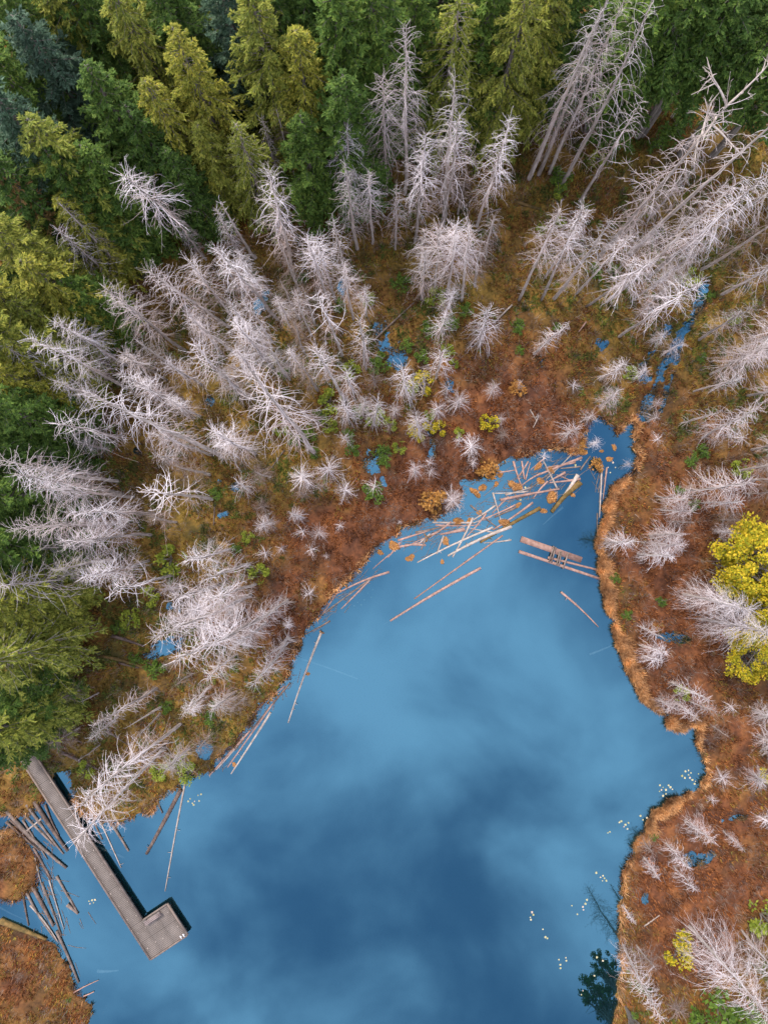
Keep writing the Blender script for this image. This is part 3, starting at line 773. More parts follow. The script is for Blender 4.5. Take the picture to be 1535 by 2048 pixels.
# ------------------------------------------------------------------ living conifers
def conifer_proto(name, seed, mat, h=18.0, R=3.2, zlo=.06, nb=300, droop=.45, lf=.17, lw=.05, dens=9.0, power=.68, bark='bark', ragged=.3, hang=.3, spread=.5):
    r = np.random.default_rng(seed)
    mb = MB(); zs = np.linspace(0, h, 8)
    mb.tube(np.column_stack([np.zeros(8), np.zeros(8), zs]), .28 * (1 - zs / h) ** .8 + .025, 7)
    trunk = mb.mesh(name + '_trunk', M[bark], True)
    bb = MB(); V = []; 
    for k in range(nb):
        u = (k + r.random()) / nb
        z = h * (zlo + (1 - zlo) * (1 - (1 - u) ** 1.2))
        t = (h - z) / (h * (1 - zlo))
        L = R * (.07 + .93 * min(1, t * 1.45) ** power) * (1 - ragged * r.random())
        a = k * 2.39996 + r.normal(0, .35)
        d = np.array([math.cos(a), math.sin(a), 0.])
        rise = .35 - .45 * t + r.normal(0, .08)
        p = curve_pts(np.array([0, 0, z]), d, L, (rise, -droop * (.6 + .6 * r.random()), .18), r.normal(0, .12), 6)
        bb.tube(p, np.linspace(.03, .008, 6))
        m = max(3, int(L * dens))
        s = np.clip(r.uniform(.12, 1.03, m) ** .8, 0, 1)
        i = np.minimum(4, (s * 5).astype(int)); fr = (s * 5 - i)[:, None]
        pp = p[i] * (1 - fr) + p[i + 1] * fr
        dd = p[i + 1] - p[i]; dd /= np.linalg.norm(dd, axis=1, keepdims=True) + 1e-9
        sg = r.choice([-1, 1], m)[:, None]
        side = np.column_stack([-dd[:, 1], dd[:, 0], np.zeros(m)]) * sg
        v = dd * r.uniform(.45, 1.0, (m, 1)) + side * r.uniform(.2, 1.0, (m, 1)) * spread * 2
        v[:, 2] += r.normal(-hang, .15, m)
        v /= np.linalg.norm(v, axis=1, keepdims=True)
        sl = (L * .27 + .14) * (1.2 - s * .75) * r.uniform(.6, 1.2, m)
        nl = 6
        for q in range(nl):
            w = (q + .4) / nl
            c = pp + v * (sl * w)[:, None]
            c[:, 2] -= sl * w * w * .25
            a2 = v + r.normal(0, .45, (m, 3)); a2 /= np.linalg.norm(a2, axis=1, keepdims=True)
            nrm = np.column_stack([r.normal(0, .5, m), r.normal(0, .5, m), np.ones(m)])
            b2 = np.cross(a2, nrm); b2 /= np.linalg.norm(b2, axis=1, keepdims=True) + 1e-9
            l = (lf * r.uniform(.7, 1.3, m))[:, None]; ww = (lw * r.uniform(.7, 1.3, m))[:, None]
            V.append(np.stack([c - a2 * l * .4, c + b2 * ww, c + a2 * l, c - b2 * ww], 1))
    V = np.concatenate(V, 0).reshape(-1, 3)
    crown = mesh_np(name + '_crown', V, np.arange(len(V)).reshape(-1, 4), M[mat])
    limbs = bb.mesh(name + '_limbs', M[bark])
    return dict(h=h, R=R, parts=[('trunk', trunk), ('limbs', limbs), ('crown', crown)])

for i in range(3):
    PR['Y%d' % i] = conifer_proto('yellow_green_conifer', 500 + i, 'leaf_yellowgreen', nb=[210, 190, 220][i], droop=[.45, .6, .35][i], hang=[.3, .5, .25][i], ragged=.5, dens=12)
for i in range(2):
    PR['D%d' % i] = conifer_proto('dark_green_conifer', 520 + i, 'leaf_dark', nb=[180, 160][i], droop=.35, hang=.12, spread=.8, lf=.18, lw=.065, ragged=.5, dens=13)
PR['Dh'] = conifer_proto('high_crowned_conifer', 525, 'leaf_dark', zlo=.5, nb=110, droop=.35, hang=.12, spread=.8, lf=.18, lw=.065, ragged=.5, dens=13)
PR['Bl'] = conifer_proto('blue_green_conifer', 530, 'leaf_blue', nb=180, droop=.3, hang=.1, spread=.8, lf=.18, lw=.055, ragged=.5, dens=13)
PR['Ru'] = conifer_proto('rusty_conifer', 540, 'leaf_rust', nb=120, droop=.4, hang=.2, dens=7, ragged=.5)
PR['Yt'] = conifer_proto('thin_yellow_conifer', 550, 'leaf_yellowgreen', nb=170, droop=.55, hang=.45, dens=8, ragged=.35, bark='bleached')

# tip x, tip y, height, crown radius, kind
CON = {
 'along the top edge': ('x', [
  (25,30,27,3.4,'Bl'),(120,-70,26,3.3,'D0'),(215,-40,27,3.2,'Y1'),(345,55,27,2.7,'Y0'),(430,-70,26,3.0,'Bl'),(497,-25,28,3.1,'Y2'),(600,-110,27,3.3,'D1'),(665,-40,28,3.3,'D0'),
  (745,-95,29,3.3,'D1'),(830,-60,25,2.8,'D0'),(922,-20,25,2.9,'Yt'),(1000,-90,26,2.8,'D0'),(1065,-45,27,2.7,'Y1'),(1130,-95,26,2.8,'Y0'),(1310,115,15,2.0,'D1'),(1420,-60,26,2.9,'Dh'),
  (1515,-80,27,3.0,'Dh'),(-30,-60,27,3.4,'D1'),(60,-90,27,3.3,'Y2'),(300,-70,26,3.2,'D1'),(540,-60,26,3.0,'D0'),(1465,-20,24,2.6,'Dh'),(1350,-90,27,3.0,'Dh'),(1580,30,24,2.6,'Dh'),(1180,-160,26,3,'D1'),(1330,-190,27,3,'D0')]),
 'in the upper left forest': ('y', [
  (470,247,20,2.2,'Yt'),(55,238,25,3.3,'Y0'),(-30,170,27,3.2,'Bl'),(170,130,25,3.0,'D0'),(5,352,21,2.2,'Ru'),(-30,440,23,3.0,'Y2'),(115,395,18,2.6,'Y1'),(40,520,21,2.8,'Y0'),
  (250,210,22,2.6,'D1'),(290,160,23,2.8,'Y1'),(395,250,18,2.4,'Y2'),(600,230,20,2.4,'D1'),(590,60,25,3.0,'Y2'),(685,150,24,2.8,'D0'),(160,290,21,2.8,'D0'),(-60,560,22,2.6,'Y2'),(20,600,18,2.4,'Y1'),(-40,300,24,3.0,'D1'),(-60,70,27,3.3,'D0'),(90,300,22,2.8,'D1'),(120,560,16,2.3,'D1'),(330,300,18,2.2,'D1'),(-20,660,20,2.6,'Y0')]),
 'at the left edge': ('y', [
  (-70,640,24,2.8,'Y2'),(-25,735,21,2.4,'Y0'),(-60,800,24,2.6,'D1'),(-45,885,20,2.4,'D0'),(-75,985,22,2.6,'D1'),(-110,1090,24,2.8,'D0'),(-70,1215,22,2.9,'Y2'),
  (-25,1225,16,2.4,'Y0'),(-75,1345,22,3.2,'Yt'),(20,1300,13,2.3,'Y1'),(-10,1430,15,2.5,'D1'),(-80,1500,20,2.8,'Y2'),(-35,1530,14,1.9,'D0'),(45,1440,10,2.0,'Y0')]),
 'just outside the photo frame': ('x', [
  (-190,40,26,3.3,'D0'),(-220,260,26,3.3,'Y1'),(-230,480,26,3.3,'D1'),(-220,700,26,3.3,'Y0'),(-230,900,26,3.3,'D0'),(-240,1120,26,3.3,'D1'),(-230,1300,26,3.3,'Y0'),
  (50,-180,27,3.3,'D1'),(260,-190,27,3.3,'D0'),(420,-200,27,3.3,'Y0'),(720,-220,27,3.3,'D0'),(900,-200,27,3.3,'D1'),(1050,-210,27,3.3,'Y2'),(1600,-190,27,3.3,'Dh'),(1700,0,26,3.3,'Dh'),(1480,-200,27,3.2,'Y1')]),
}
CW = {'Y': 'yellow green conifer', 'D': 'dark green conifer', 'B': 'blue green conifer', 'R': 'rusty half dead conifer'}
def tip_base(tx, ty, h):
    p = P(tx, ty, h)
    x, y, z = p.x, p.y, -H                         # foot straight below the tip
    yy, zc = y * CT + z * ST, -y * ST + z * CT
    return 767.5 + x / -zc * FPX, 1024 - yy / -zc * FPX
for place, (axis_, rows) in CON.items():
    key = (lambda r: r[0]) if axis_ == 'x' else (lambda r: r[1])
    ab = ('leftmost', 'rightmost', 'left') if axis_ == 'x' else ('topmost', 'lowest', 'top')
    for r, ph in ordinals(rows, key, *ab):
        kind = r[4]
        hh = r[2] * .70
        base = tip_base(r[0], r[1], hh)
        o, h = place_tree('conifer_tree', PR[kind], base, (r[0], r[1]), r[3] * 1.28)
        tag(o, '%s%s, %s of conifers %s' % ('thin ' if kind == 'Yt' else '', CW[kind[0]], ph, place), 'conifer', 'conifers ' + place)

# ------------------------------------------------------------------ leafy shrubs and yellow trees
def leafy_proto(name, seed, mat, h=1.0, R=1.0, n=420, ls=.16, clumps=16, stems=7, trunk_h=0.0, stem_mat='bark'):
    r = np.random.default_rng(seed)
    mb = MB()
    cl = []
    for k in range(clumps):
        a = r.random() * 6.283; rad = R * math.sqrt(r.random()) * .85
        zc = trunk_h + (h - trunk_h) * (r.uniform(.25, 1.0) * math.sqrt(max(0, 1 - (rad / R) ** 2 * .7)))
        cl.append((math.cos(a) * rad, math.sin(a) * rad, zc, R * r.uniform(.22, .42) * (1 if clumps < 40 else .62)))
    for c in cl[:max(stems, 3)]:
        e = np.array(c[:3])
        mid = np.array([e[0] * .25, e[1] * .25, max(trunk_h, e[2] * .45)])
        mb.tube([(0, 0, -.1), mid, (mid + e) / 2 + r.normal(0, .04 * R, 3), e], np.array([.05, .035, .022, .010]) * max(R, .6), 5)
        for q in range(4):
            d = r.normal(0, 1, 3); d /= np.linalg.norm(d)
            mb.tube([(mid + e) / 2, (mid + e) / 2 + d * R * .3, (mid + e) / 2 + d * R * .5 + [0, 0, -.05]], np.array([.014, .01, .006]) * max(R, .6), 3)
    stem = mb.mesh(name + '_stems', M[stem_mat])
    ci = r.integers(0, clumps, n); C = np.array(cl)[ci]
    d = r.normal(0, 1, (n, 3)); d /= np.linalg.norm(d, axis=1, keepdims=True)
    c = C[:, :3] + d * (C[:, 3] * r.random(n) ** .4)[:, None]
    c[:, 2] = np.maximum(c[:, 2], .05)
    a2 = r.normal(0, 1, (n, 3)); a2[:, 2] *= .5; a2 /= np.linalg.norm(a2, axis=1, keepdims=True)
    nr = np.column_stack([r.normal(0, .5, n), r.normal(0, .5, n), np.ones(n)])
    b2 = np.cross(a2, nr); b2 /= np.linalg.norm(b2, axis=1, keepdims=True)
    l = (ls * r.uniform(.6, 1.3, n))[:, None]
    V = np.stack([c - a2 * l * .5, c + b2 * l * .32, c + a2 * l * .5, c - b2 * l * .32], 1).reshape(-1, 3)
    fol = mesh_np(name + '_foliage', V, np.arange(len(V)).reshape(-1, 4), M[mat])
    return stem, fol

SH = {}
for i, (kk, mt) in enumerate((('g', 'leaf_green'), ('l', 'leaf_lime'), ('y', 'leaf_yellow'), ('o', 'leaf_orange'))):
    SH[kk] = [leafy_proto('shrub', 600 + 10 * i + j, mt, 1.1, 1.0, 420, .2) for j in range(2)]
SHRUBS = {
 'on the left side above the dock': ('y', [(343,1118,24,'l'),(338,1150,14,'g'),(260,1237,18,'l'),(235,1257,11,'g'),(310,1334,17,'g'),(270,1318,12,'g'),(333,1415,11,'g'),(417,1440,13,'g'),(378,1545,17,'l'),(360,1525,12,'l'),
     (520,1145,16,'l'),(470,1095,10,'g'),(495,1075,11,'l'),(300,1195,16,'l'),(320,1545,16,'l'),(175,1535,14,'l'),(430,985,12,'g')]),
 'among the pools in the middle': ('x', [(660,803,20,'l'),(640,830,13,'g'),(700,740,16,'l'),(842,715,12,'g'),(855,660,14,'g'),(895,647,16,'g'),(755,728,18,'g'),(870,592,18,'l'),(696,865,10,'g'),(706,897,13,'g'),
     (797,895,11,'l'),(765,915,18,'g'),(745,987,18,'g'),(843,768,19,'y'),(825,775,13,'l'),(916,865,9,'l'),(838,862,17,'y'),(876,858,13,'y'),(977,845,15,'y'),(908,728,8,'l'),(895,700,12,'l'),(748,835,16,'l'),(616,868,14,'g'),
     (630,905,10,'g'),(660,850,14,'l'),(590,880,12,'g'),(720,820,12,'g'),(780,850,12,'l'),(815,690,12,'g'),(930,620,12,'g'),(860,830,10,'l'),(560,860,12,'l'),(570,745,11,'g'),(600,560,12,'g'),(680,610,12,'g'),(735,600,12,'l'),(800,565,16,'g')]),
 'in the upper right stand': ('x', [(1115,365,20,'g'),(1120,385,12,'l'),(1195,320,13,'l'),(1260,745,13,'l'),(1035,655,13,'g'),(1115,655,8,'g'),(1225,540,13,'g'),(1190,545,14,'g'),(1345,268,24,'g'),(1310,290,18,'g'),(1425,178,16,'g'),
     (1120,445,10,'l'),(1380,560,17,'l'),(1080,460,10,'l'),(1040,700,8,'g'),(1420,590,9,'g')]),
 'on the right bank': ('y', [(1404,905,13,'g'),(1384,920,12,'g'),(1360,982,9,'g'),(1390,1010,10,'g'),(1230,1158,9,'g'),(1321,1202,9,'g'),(1254,1229,9,'g'),(1362,1387,13,'l'),(1480,936,16,'l'),(1405,715,9,'g'),(1465,640,10,'l'),
     (1440,2020,38,'g'),(1392,2045,26,'g'),(1490,2050,34,'g'),(1522,1828,30,'l'),(1352,1905,20,'y'),(1362,1875,16,'y'),(1535,1550,16,'y'),(1308,1675,7,'g')]),
 'shaped like rusty balls in marsh': ('x', [(1032,778,16,'o'),(866,1002,24,'o'),(1165,893,12,'o'),(975,940,20,'o'),(1195,930,14,'o')]),
}
SW = {'g': 'small dark green shrub', 'l': 'lime green leafy shrub', 'y': 'bright yellow shrub', 'o': 'orange brown shrub'}
for place, (axis_, rows) in SHRUBS.items():
    ab = ('leftmost', 'rightmost', 'left') if axis_ == 'x' else ('topmost', 'lowest', 'top')
    for r, ph in ordinals(rows, (lambda r: r[0]) if axis_ == 'x' else (lambda r: r[1]), *ab):
        p = P(r[0], r[1], .5)
        p.z = max(float(ground_z(np.array([p.x]), np.array([p.y]))[0]), -.1)
        o = empty('shrub', p)
        R = r[2] * H / FPX * 1.3
        o.rotation_euler = (0, 0, random.random() * 6.28)
        o.scale = (R, R, R * random.uniform(.8, 1.3))
        st, fo = random.choice(SH[r[3]])
        link('stems', st, o); link('foliage', fo, o)
        tag(o, '%s, %s of shrubs %s' % (SW[r[3]], ph, place), 'shrub', 'shrubs ' + place)
YT = [leafy_proto('yellow_tree', 700 + j, 'leaf_yellow', 8.0, 3.2, 8500, .20, 70, 40, 1.2) for j in range(2)]
for j, (cx, cy, R, h, lab) in enumerate([(1515,1130,3.9,8.5,'large bright yellow leafy tree, upper one at the right edge'),
                                        (1508,1306,2.7,6.5,'bright yellow leafy tree, lower one at the right edge behind grey branches'),
                                        (1565,1215,3.2,7.5,'yellow leafy tree mostly beyond the right edge of the photo')]):
    p = P(cx, cy, h * .55); p.z = .1
    o = empty('yellow_tree', p); o.scale = (R / 3.2, R / 3.2, h / 8)
    st, fo = YT[j % 2]
    link('stems', st, o); link('crown', fo, o)
    tag(o, lab, 'tree', 'yellow trees on the right')
GT = leafy_proto('shore_tree', 720, 'leaf_green', 8.0, 2.0, 3600, .20, 48, 24, 1.8)
for x, y, h, R, lab in [(1248, 2010, 7.5, 1.3, 'slim green leafy tree on the lower right shore, its top past the frame'), (1240, 2080, 8.5, 1.9, 'broad green leafy tree just below the frame, mirrored in the water')]:
    p = P(x, y, 0); p.z = .1
    o = empty('shore_tree', p); o.scale = (R / 2, R / 2, h / 8)
    link('stems', GT[0], o); link('crown', GT[1], o)
    tag(o, lab, 'tree', 'green trees on the lower right shore')

# ------------------------------------------------------------------ logs
def log_mesh(seed, L, r0, r1, mat, root=False, bend=.016):
    r = np.random.default_rng(seed); mb = MB()
    n = 9; s = np.linspace(0, 1, n)
    bx = np.sin(s * math.pi) * L * r.normal(0, bend); by = r.normal(0, .008, n)
    rad = (r0 + (r1 - r0) * s) * (1 + r.normal(0, .05, n))
    mb.tube(np.column_stack([s * L, bx, by]), rad, 9, True)
    for k in range(int(L * .5)):
        x = r.uniform(.1, .95); a = r.random() * 6.283
        p = np.array([x * L, np.interp(x, s, bx), 0]); v = np.array([r.normal(0, .3), math.cos(a), abs(math.sin(a)) * .6])
        l = r.uniform(.12, .4)
        mb.tube([p, p + v * l * .6, p + v * l], [r0 * .28, r0 * .2, r0 * .1], 4)
    trunk = mb.mesh('log', M[mat], True)
    rt = None
    if root:
        rb = MB()
        for k in range(11):
            a = k * .571 + r.normal(0, .2); v = np.array([-r.uniform(.1, .7), math.cos(a), math.sin(a) * .7]); l = r.uniform(1.8, 3.6) * r0
            rb.tube([(0.05, 0, 0), v * l * .5, v * l + r.normal(0, .03, 3)], [r0 * .7, r0 * .5, r0 * .15], 5)
        rt = rb.mesh('root_plate', M['root'])
    return trunk, rt

def put_log(a, b, wpx, mat, z, label, group, root=False, name='log', land=False, cat='log'):
    A, B = P(a[0], a[1], z), P(b[0], b[1], z)
    if land:
        for q in (A, B):
            q.z = max(float(ground_z(np.array([q.x]), np.array([q.y]))[0]), -.1) + .12
    v = B - A; L = v.length
    r0 = wpx * .5 * H / FPX
    me, rt = log_mesh(random.randrange(10 ** 6), L, r0, r0 * random.uniform(.35, .75), mat, root)
    o = bpy.data.objects.new(name, me); col.objects.link(o)
    o.location = A
    o.rotation_mode = 'QUATERNION'; o.rotation_quaternion = Vector((1, 0, 0)).rotation_difference(v.normalized())
    if rt: link('root_plate', rt, o)
    tag(o, label, cat, group)
    return o

# x0, y0, x1, y1, width px, kind (k pinK, p pale, d dark, g grey, m mossy), s = under water, r = root plate
LOGS = {
 'beside the walkway of the dock': ('x', [
  (68,1603,135,1703,9,'d'),(53,1609,127,1709,7,'g'),(13,1623,133,1737,8,'g'),(83,1638,0,1703,4,'p'),(12,1644,80,1703,6,'d'),(33,1616,110,1693,5,'g'),(0,1673,20,1649,5,'d'),(70,1716,90,1793,3,'p'),
  (67,1696,103,1760,5,'d'),(113,1753,155,1826,5,'g'),(110,1773,140,1830,4,'p','s'),(65,1774,107,1853,8,'d'),(83,1766,123,1873,5,'g'),(53,1786,113,1883,5,'g'),(60,1811,117,1886,4,'p'),(113,1863,157,1966,6,'g'),
  (42,1763,57,1852,5,'d'),(0,1842,93,1880,13,'m'),(134,1810,156,1829,8,'g'),(147,1986,197,1961,3,'k'),(167,1993,188,1984,3,'k'),(195,1943,238,1941,7,'p','s'),(45,1640,95,1720,4,'g'),(20,1640,70,1690,5,'d'),(90,1610,118,1672,5,'d'),
  (0,1815,50,1840,4,'p','s'),(25,1850,75,1878,4,'g'),(75,1690,120,1770,3,'p','s'),(98,1760,128,1860,3,'p')]),
 'in the water right of the walkway': ('x', [
  (361,1580,293,1708,9,'d'),(370,1566,330,1783,4,'p'),(200,1643,242,1736,3,'p'),(215,1636,257,1703,6,'g'),(187,1690,250,1716,6,'p','s'),(302,1580,325,1627,4,'g'),(185,1640,205,1680,4,'g')]),
 'along the left shore': ('y', [
  (642,1266,576,1446,5,'p','r'),(602,1318,715,1358,4,'p','s'),(580,1366,470,1500,4,'d'),(541,1425,462,1548,5,'p'),(545,1408,455,1535,4,'k'),(500,1462,418,1552,4,'k'),(488,1474,432,1540,4,'p'),(582,1284,580,1362,3,'d','s'),
  (660,1242,612,1268,4,'d'),(690,1158,636,1240,4,'k'),(742,1157,682,1218,4,'k'),(745,1155,640,1232,4,'g'),(778,1144,672,1188,5,'k'),(570,1372,520,1412,3,'k'),(525,1410,440,1500,3,'g')]),
 'floating on the open lake': ('x', [
  (961,1136,780,1242,6,'k'),(1005,1071,828,1198,4,'k'),(780,1242,765,1250,3,'d','s'),(1121,1184,1196,1254,5,'k'),(1178,1309,1228,1289,4,'p','s'),(1194,1026,1195,1080,3,'d'),(780,1108,745,1138,3,'k')]),
 'in the log jam at the head of the lake': ('x', [
  (985,1055,834,1125,5,'p'),(1022,1053,895,1112,8,'p'),(1080,1016,960,1085,8,'m'),(1022,1080,967,1086,4,'p'),(929,1059,880,1069,8,'k'),(795,1081,865,1059,5,'k'),(795,1094,845,1084,5,'k'),(852,1074,842,1100,6,'g','r'),
  (972,1027,932,1074,4,'k'),(1026,922,1046,982,5,'k'),(1043,922,1048,958,4,'k'),(1163,915,1070,952,6,'k'),(1130,945,1098,962,6,'k'),(1160,958,1098,965,6,'k'),(1155,950,1106,1022,9,'p'),(1160,965,1103,1024,12,'m'),
  (1000,1000,1118,978,6,'k'),(1010,990,1060,975,4,'p'),(1050,960,1060,925,3,'k'),(1203,930,1198,1035,4,'p'),(1213,935,1205,1000,4,'k'),(985,985,1003,1050,4,'p'),(1030,1010,960,1040,4,'k'),(1065,1005,985,1060,5,'k'),
  (940,1010,1000,1060,4,'g'),(1120,930,1050,985,4,'g'),(1150,925,1090,935,4,'k'),(1090,915,1060,940,4,'k'),(925,1040,990,1060,4,'p','s'),(870,1050,960,1050,4,'k'),(830,1065,900,1048,5,'g'),(800,1085,775,1115,4,'k'),
  (1015,960,1035,1000,4,'g'),(960,1065,905,1090,4,'p','s'),(1125,1015,1085,1050,5,'p','s'),(995,945,1030,940,4,'k'),(1160,940,1180,912,4,'g'),(860,1068,835,1090,4,'p')]),
 'lying on the ground among the trees': ('y', [
  (227,1270,290,1292,8,'d'),(203,1310,325,1350,7,'m'),(127,1504,202,1538,7,'d'),(437,962,428,1052,5,'g'),(745,684,828,606,4,'g'),(1423,147,1468,225,8,'m'),(1415,322,1490,318,10,'m'),(1030,405,1078,420,8,'m'),
  (1186,465,1275,480,9,'m'),(1120,470,1180,500,6,'g'),(1022,612,985,648,4,'p'),(1220,620,1256,640,6,'m'),(1058,820,1072,845,3,'p'),(1075,832,1064,856,3,'p'),(690,870,700,910,3,'g'),(570,900,545,935,3,'g'),(340,1480,260,1530,5,'g'),
  (80,880,122,866,7,'g'),(1000,420,960,435,4,'g'),(1170,645,1155,665,4,'k'),(1285,1850,1316,1828,3,'p'),(215,1460,260,1490,4,'g'),(240,1325,280,1335,5,'d'),(1400,560,1380,600,6,'d')]),
}
LM = {'k': ('log_pink', 'pinkish'), 'p': ('log_pale', 'pale'), 'd': ('log_dark', 'dark wet'), 'g': ('log_grey', 'grey'), 'm': ('log_moss', 'mossy yellowish')}
_w = LOGS.pop('beside the walkway of the dock')[1]
LOGS['left of the dock, upper half'] = ('x', [r for r in _w if r[1] + r[3] < 3500]); LOGS['left of the dock, lower half'] = ('x', [r for r in _w if r[1] + r[3] >= 3500])
_w = LOGS.pop('in the log jam at the head of the lake')[1]
_r = random.Random(4)
for _x, _y in [(850,1075),(880,1060),(905,1045),(940,1050),(960,1030),(985,1020),(1010,1025),(1040,1005),(1060,960),(1080,980),(1100,950),(1125,925),(1140,935),(1020,985),(1000,1010),(960,1060),(925,1075),(1110,930),(1085,925),(1045,940),(1135,960),(880,1090),(830,1090),(1060,1030)]:
    _a = math.radians(_r.gauss(24, 26)); _l = _r.uniform(14, 48)
    _w.append((_x + _l * math.cos(_a), _y - _l * math.sin(_a), _x - _l * math.cos(_a), _y + _l * math.sin(_a), _r.uniform(2.6, 5.5), _r.choice('kkppg'), _r.choice(['', '', 's'])))
LOGS['in left part of the jam'] = ('x', [r for r in _w if r[0] + r[2] < 1940]); LOGS['in middle of the jam'] = ('x', [r for r in _w if 1940 <= r[0] + r[2] < 2140])
LOGS['in right part of the jam'] = ('x', [r for r in _w if r[0] + r[2] >= 2140])
for place, (axis_, rows) in LOGS.items():
    ab = ('leftmost', 'rightmost', 'left') if axis_ == 'x' else ('topmost', 'lowest', 'top')
    land = 'ground' in place
    for r, ph in ordinals(rows, (lambda r: r[0] + r[2]) if axis_ == 'x' else (lambda r: r[1] + r[3]), *ab):
        fl = r[6] if len(r) > 6 else ''
        mt, w = LM[r[5]]
        z = -(r[4] * .5 * H / FPX + .03) if fl == 's' else r[4] * .5 * H / FPX * .35 + random.uniform(0, .05)
        put_log((r[0], r[1]), (r[2], r[3]), r[4] * .95, mt, z, '%s %slog, %s of logs %s' % (w, 'sunken ' if fl == 's' else ('thick ' if r[4] > 7 else 'thin ' if r[4] < 5 else ''), ph, place),
                'logs ' + place, fl == 'r', 'fallen_log' if land else 'floating_log', land)

mb = MB(); _r = np.random.default_rng(9)
for x0, y0, x1, y1, sp, n_, ang in [(800,1085,960,1030,16,90,25), (960,1010,1150,930,26,130,30), (640,1240,740,1140,10,40,40), (440,1530,590,1340,8,40,50), (60,1640,130,1900,22,70,-58), (1190,930,1215,1060,9,20,88)]:
    for _ in range(n_):
        t = _r.random(); a = math.radians(ang + _r.normal(0, 28)); l = _r.uniform(.25, .9)
        p = np.array(P(x0 + (x1 - x0) * t + _r.normal(0, sp), y0 + (y1 - y0) * t + _r.normal(0, sp), .015))
        v = np.array([math.cos(a), math.sin(a), 0]) * l
        mb.tube([p - v, p + [*_r.normal(0, .04, 2), 0], p + v], np.array([.022, .018, .008]) * _r.uniform(.7, 1.5), 4)
tag(link('driftwood_sticks', mb.mesh('driftwood_sticks', M['log_grey'])), 'small sticks and bark drifting between the floating logs', 'driftwood', kind='stuff')

# orange mossy stumps and hummocks in the log jam
def lump_mesh(seed, mat):
    r = np.random.default_rng(seed); nu, nv = 14, 7
    V = []
    ph = r.random(4) * 6.28
    for j in range(nv):
        b = j / (nv - 1) * math.pi / 2
        for i in range(nu):
            a = i / nu * 2 * math.pi
            k = 1 + .22 * math.sin(2 * a + ph[0]) + .13 * math.sin(3 * a + ph[1]) + .10 * math.sin(5 * a + ph[2]) + r.normal(0, .05)
            V.append((math.cos(a) * math.cos(b) * k, math.sin(a) * math.cos(b) * k, math.sin(b) * (.55 + r.normal(0, .04)) - .12))
    F = [(j * nu + i, j * nu + (i + 1) % nu, (j + 1) * nu + (i + 1) % nu, (j + 1) * nu + i) for j in range(nv - 1) for i in range(nu)]
    return mesh_np('stump', V, F, mat, True)
def lump_tuft(seed, mat):
    r = np.random.default_rng(seed); n = 130
    a = r.random(n) * 6.283; q = np.sqrt(r.random(n)) * .9
    x, y = np.cos(a) * q, np.sin(a) * q; z = .5 * np.sqrt(np.clip(1 - q * q, 0, 1)) - .1
    t = r.random(n) * 6.283; l = r.uniform(.12, .3, n)
    p0 = np.stack([x - .05 * np.sin(t), y + .05 * np.cos(t), z], -1); p1 = np.stack([x + .05 * np.sin(t), y - .05 * np.cos(t), z], -1)
    p2 = np.stack([x * 1.1 + .2 * np.cos(t), y * 1.1 + .2 * np.sin(t), z + l], -1)
    V = np.stack([p0, p1, p2], 1).reshape(-1, 3)
    return mesh_np('moss', V, np.arange(len(V)).reshape(-1, 3), mat)
LUMP = [(lump_mesh(800 + i, M['stump']), lump_tuft(820 + i, M['fringe'])) for i in range(4)]
STUMPS = [(788,1092,9),(820,1116,9),(890,1082,8),(915,1043,9),(938,1042,8),(1008,1045,9),(884,1124,5),(852,1078,5),(1101,940,8),(1076,932,8),(1030,972,11),(1103,994,11),(1036,1010,8),(1080,962,6),(1086,1022,8),
      (950,985,10),(965,975,9),(992,968,5),(1000,950,6),(1166,905,9),(1145,990,6),(468,1530,5),(615,1348,4),(958,1025,6),(760,1105,6),(1218,918,8),(1228,895,9),(1203,902,4)]
for ((x, y, rp), ph), side in [(q, 'left half') for q in ordinals([r for r in STUMPS if r[0] < 1000], lambda r: r[0])] + [(q, 'right half') for q in ordinals([r for r in STUMPS if r[0] >= 1000], lambda r: r[0])]:
    p = P(x, y, .05); p.z = .0
    o = empty('mossy_stump', p); s = rp * H / FPX * 1.05
    s *= random.uniform(.7, 1.2); o.scale = (s, s * random.uniform(.55, 1.1), s * random.uniform(.6, 1.3)); o.rotation_euler = (0, 0, random.random() * 6.28)
    a, b2 = random.choice(LUMP)
    link('stump_body', a, o); link('moss', b2, o)
    tag(o, 'orange mossy hummock in water, %s of those in the photo\'s %s' % (ph, side), 'hummock', 'orange hummocks standing in the lake')

# ------------------------------------------------------------------ broken raft
rf = empty('broken_raft', P(1110, 1118, .1))
def rel(o, *pts): return [np.array(p) - np.array(o.location) for p in pts]
def plank(parent, name, a, b, w, th, z, mat):
    A, B = rel(parent, P(a[0], a[1], z), P(b[0], b[1], z))
    d = B - A; L = np.linalg.norm(d); d /= L; s = np.array([-d[1], d[0], 0.]); s /= np.linalg.norm(s)
    mb = MB(); mb.box((A + B) / 2, d * L / 2, s * w / 2, np.array([0, 0, th / 2]))
    return link(name, mb.mesh(name, mat), parent)
plank(rf, 'beam', (1041, 1078), (1162, 1120), .52, .14, .07, M['log_pink'])
for a, b, w in [((1037, 1103), (1200, 1158), .3), ((1095, 1115), (1195, 1140), .22)]:
    A, B = rel(rf, P(*a, .05), P(*b, .05)); mb = MB()
    mb.tube(np.linspace(A, B, 6), np.linspace(w / 2, w / 2.6, 6), 8, True)
    link('float_log', mb.mesh('float_log', M['log_pink'], True), rf)
for a, b in [((1107, 1092), (1097, 1124)), ((1111, 1094), (1102, 1125)), ((1119, 1102), (1112, 1131)), ((1122, 1103), (1117, 1132)), ((1136, 1106), (1125, 1138))]:
    plank(rf, 'cross_board', a, b, .12, .05, .24, M['log_grey'])
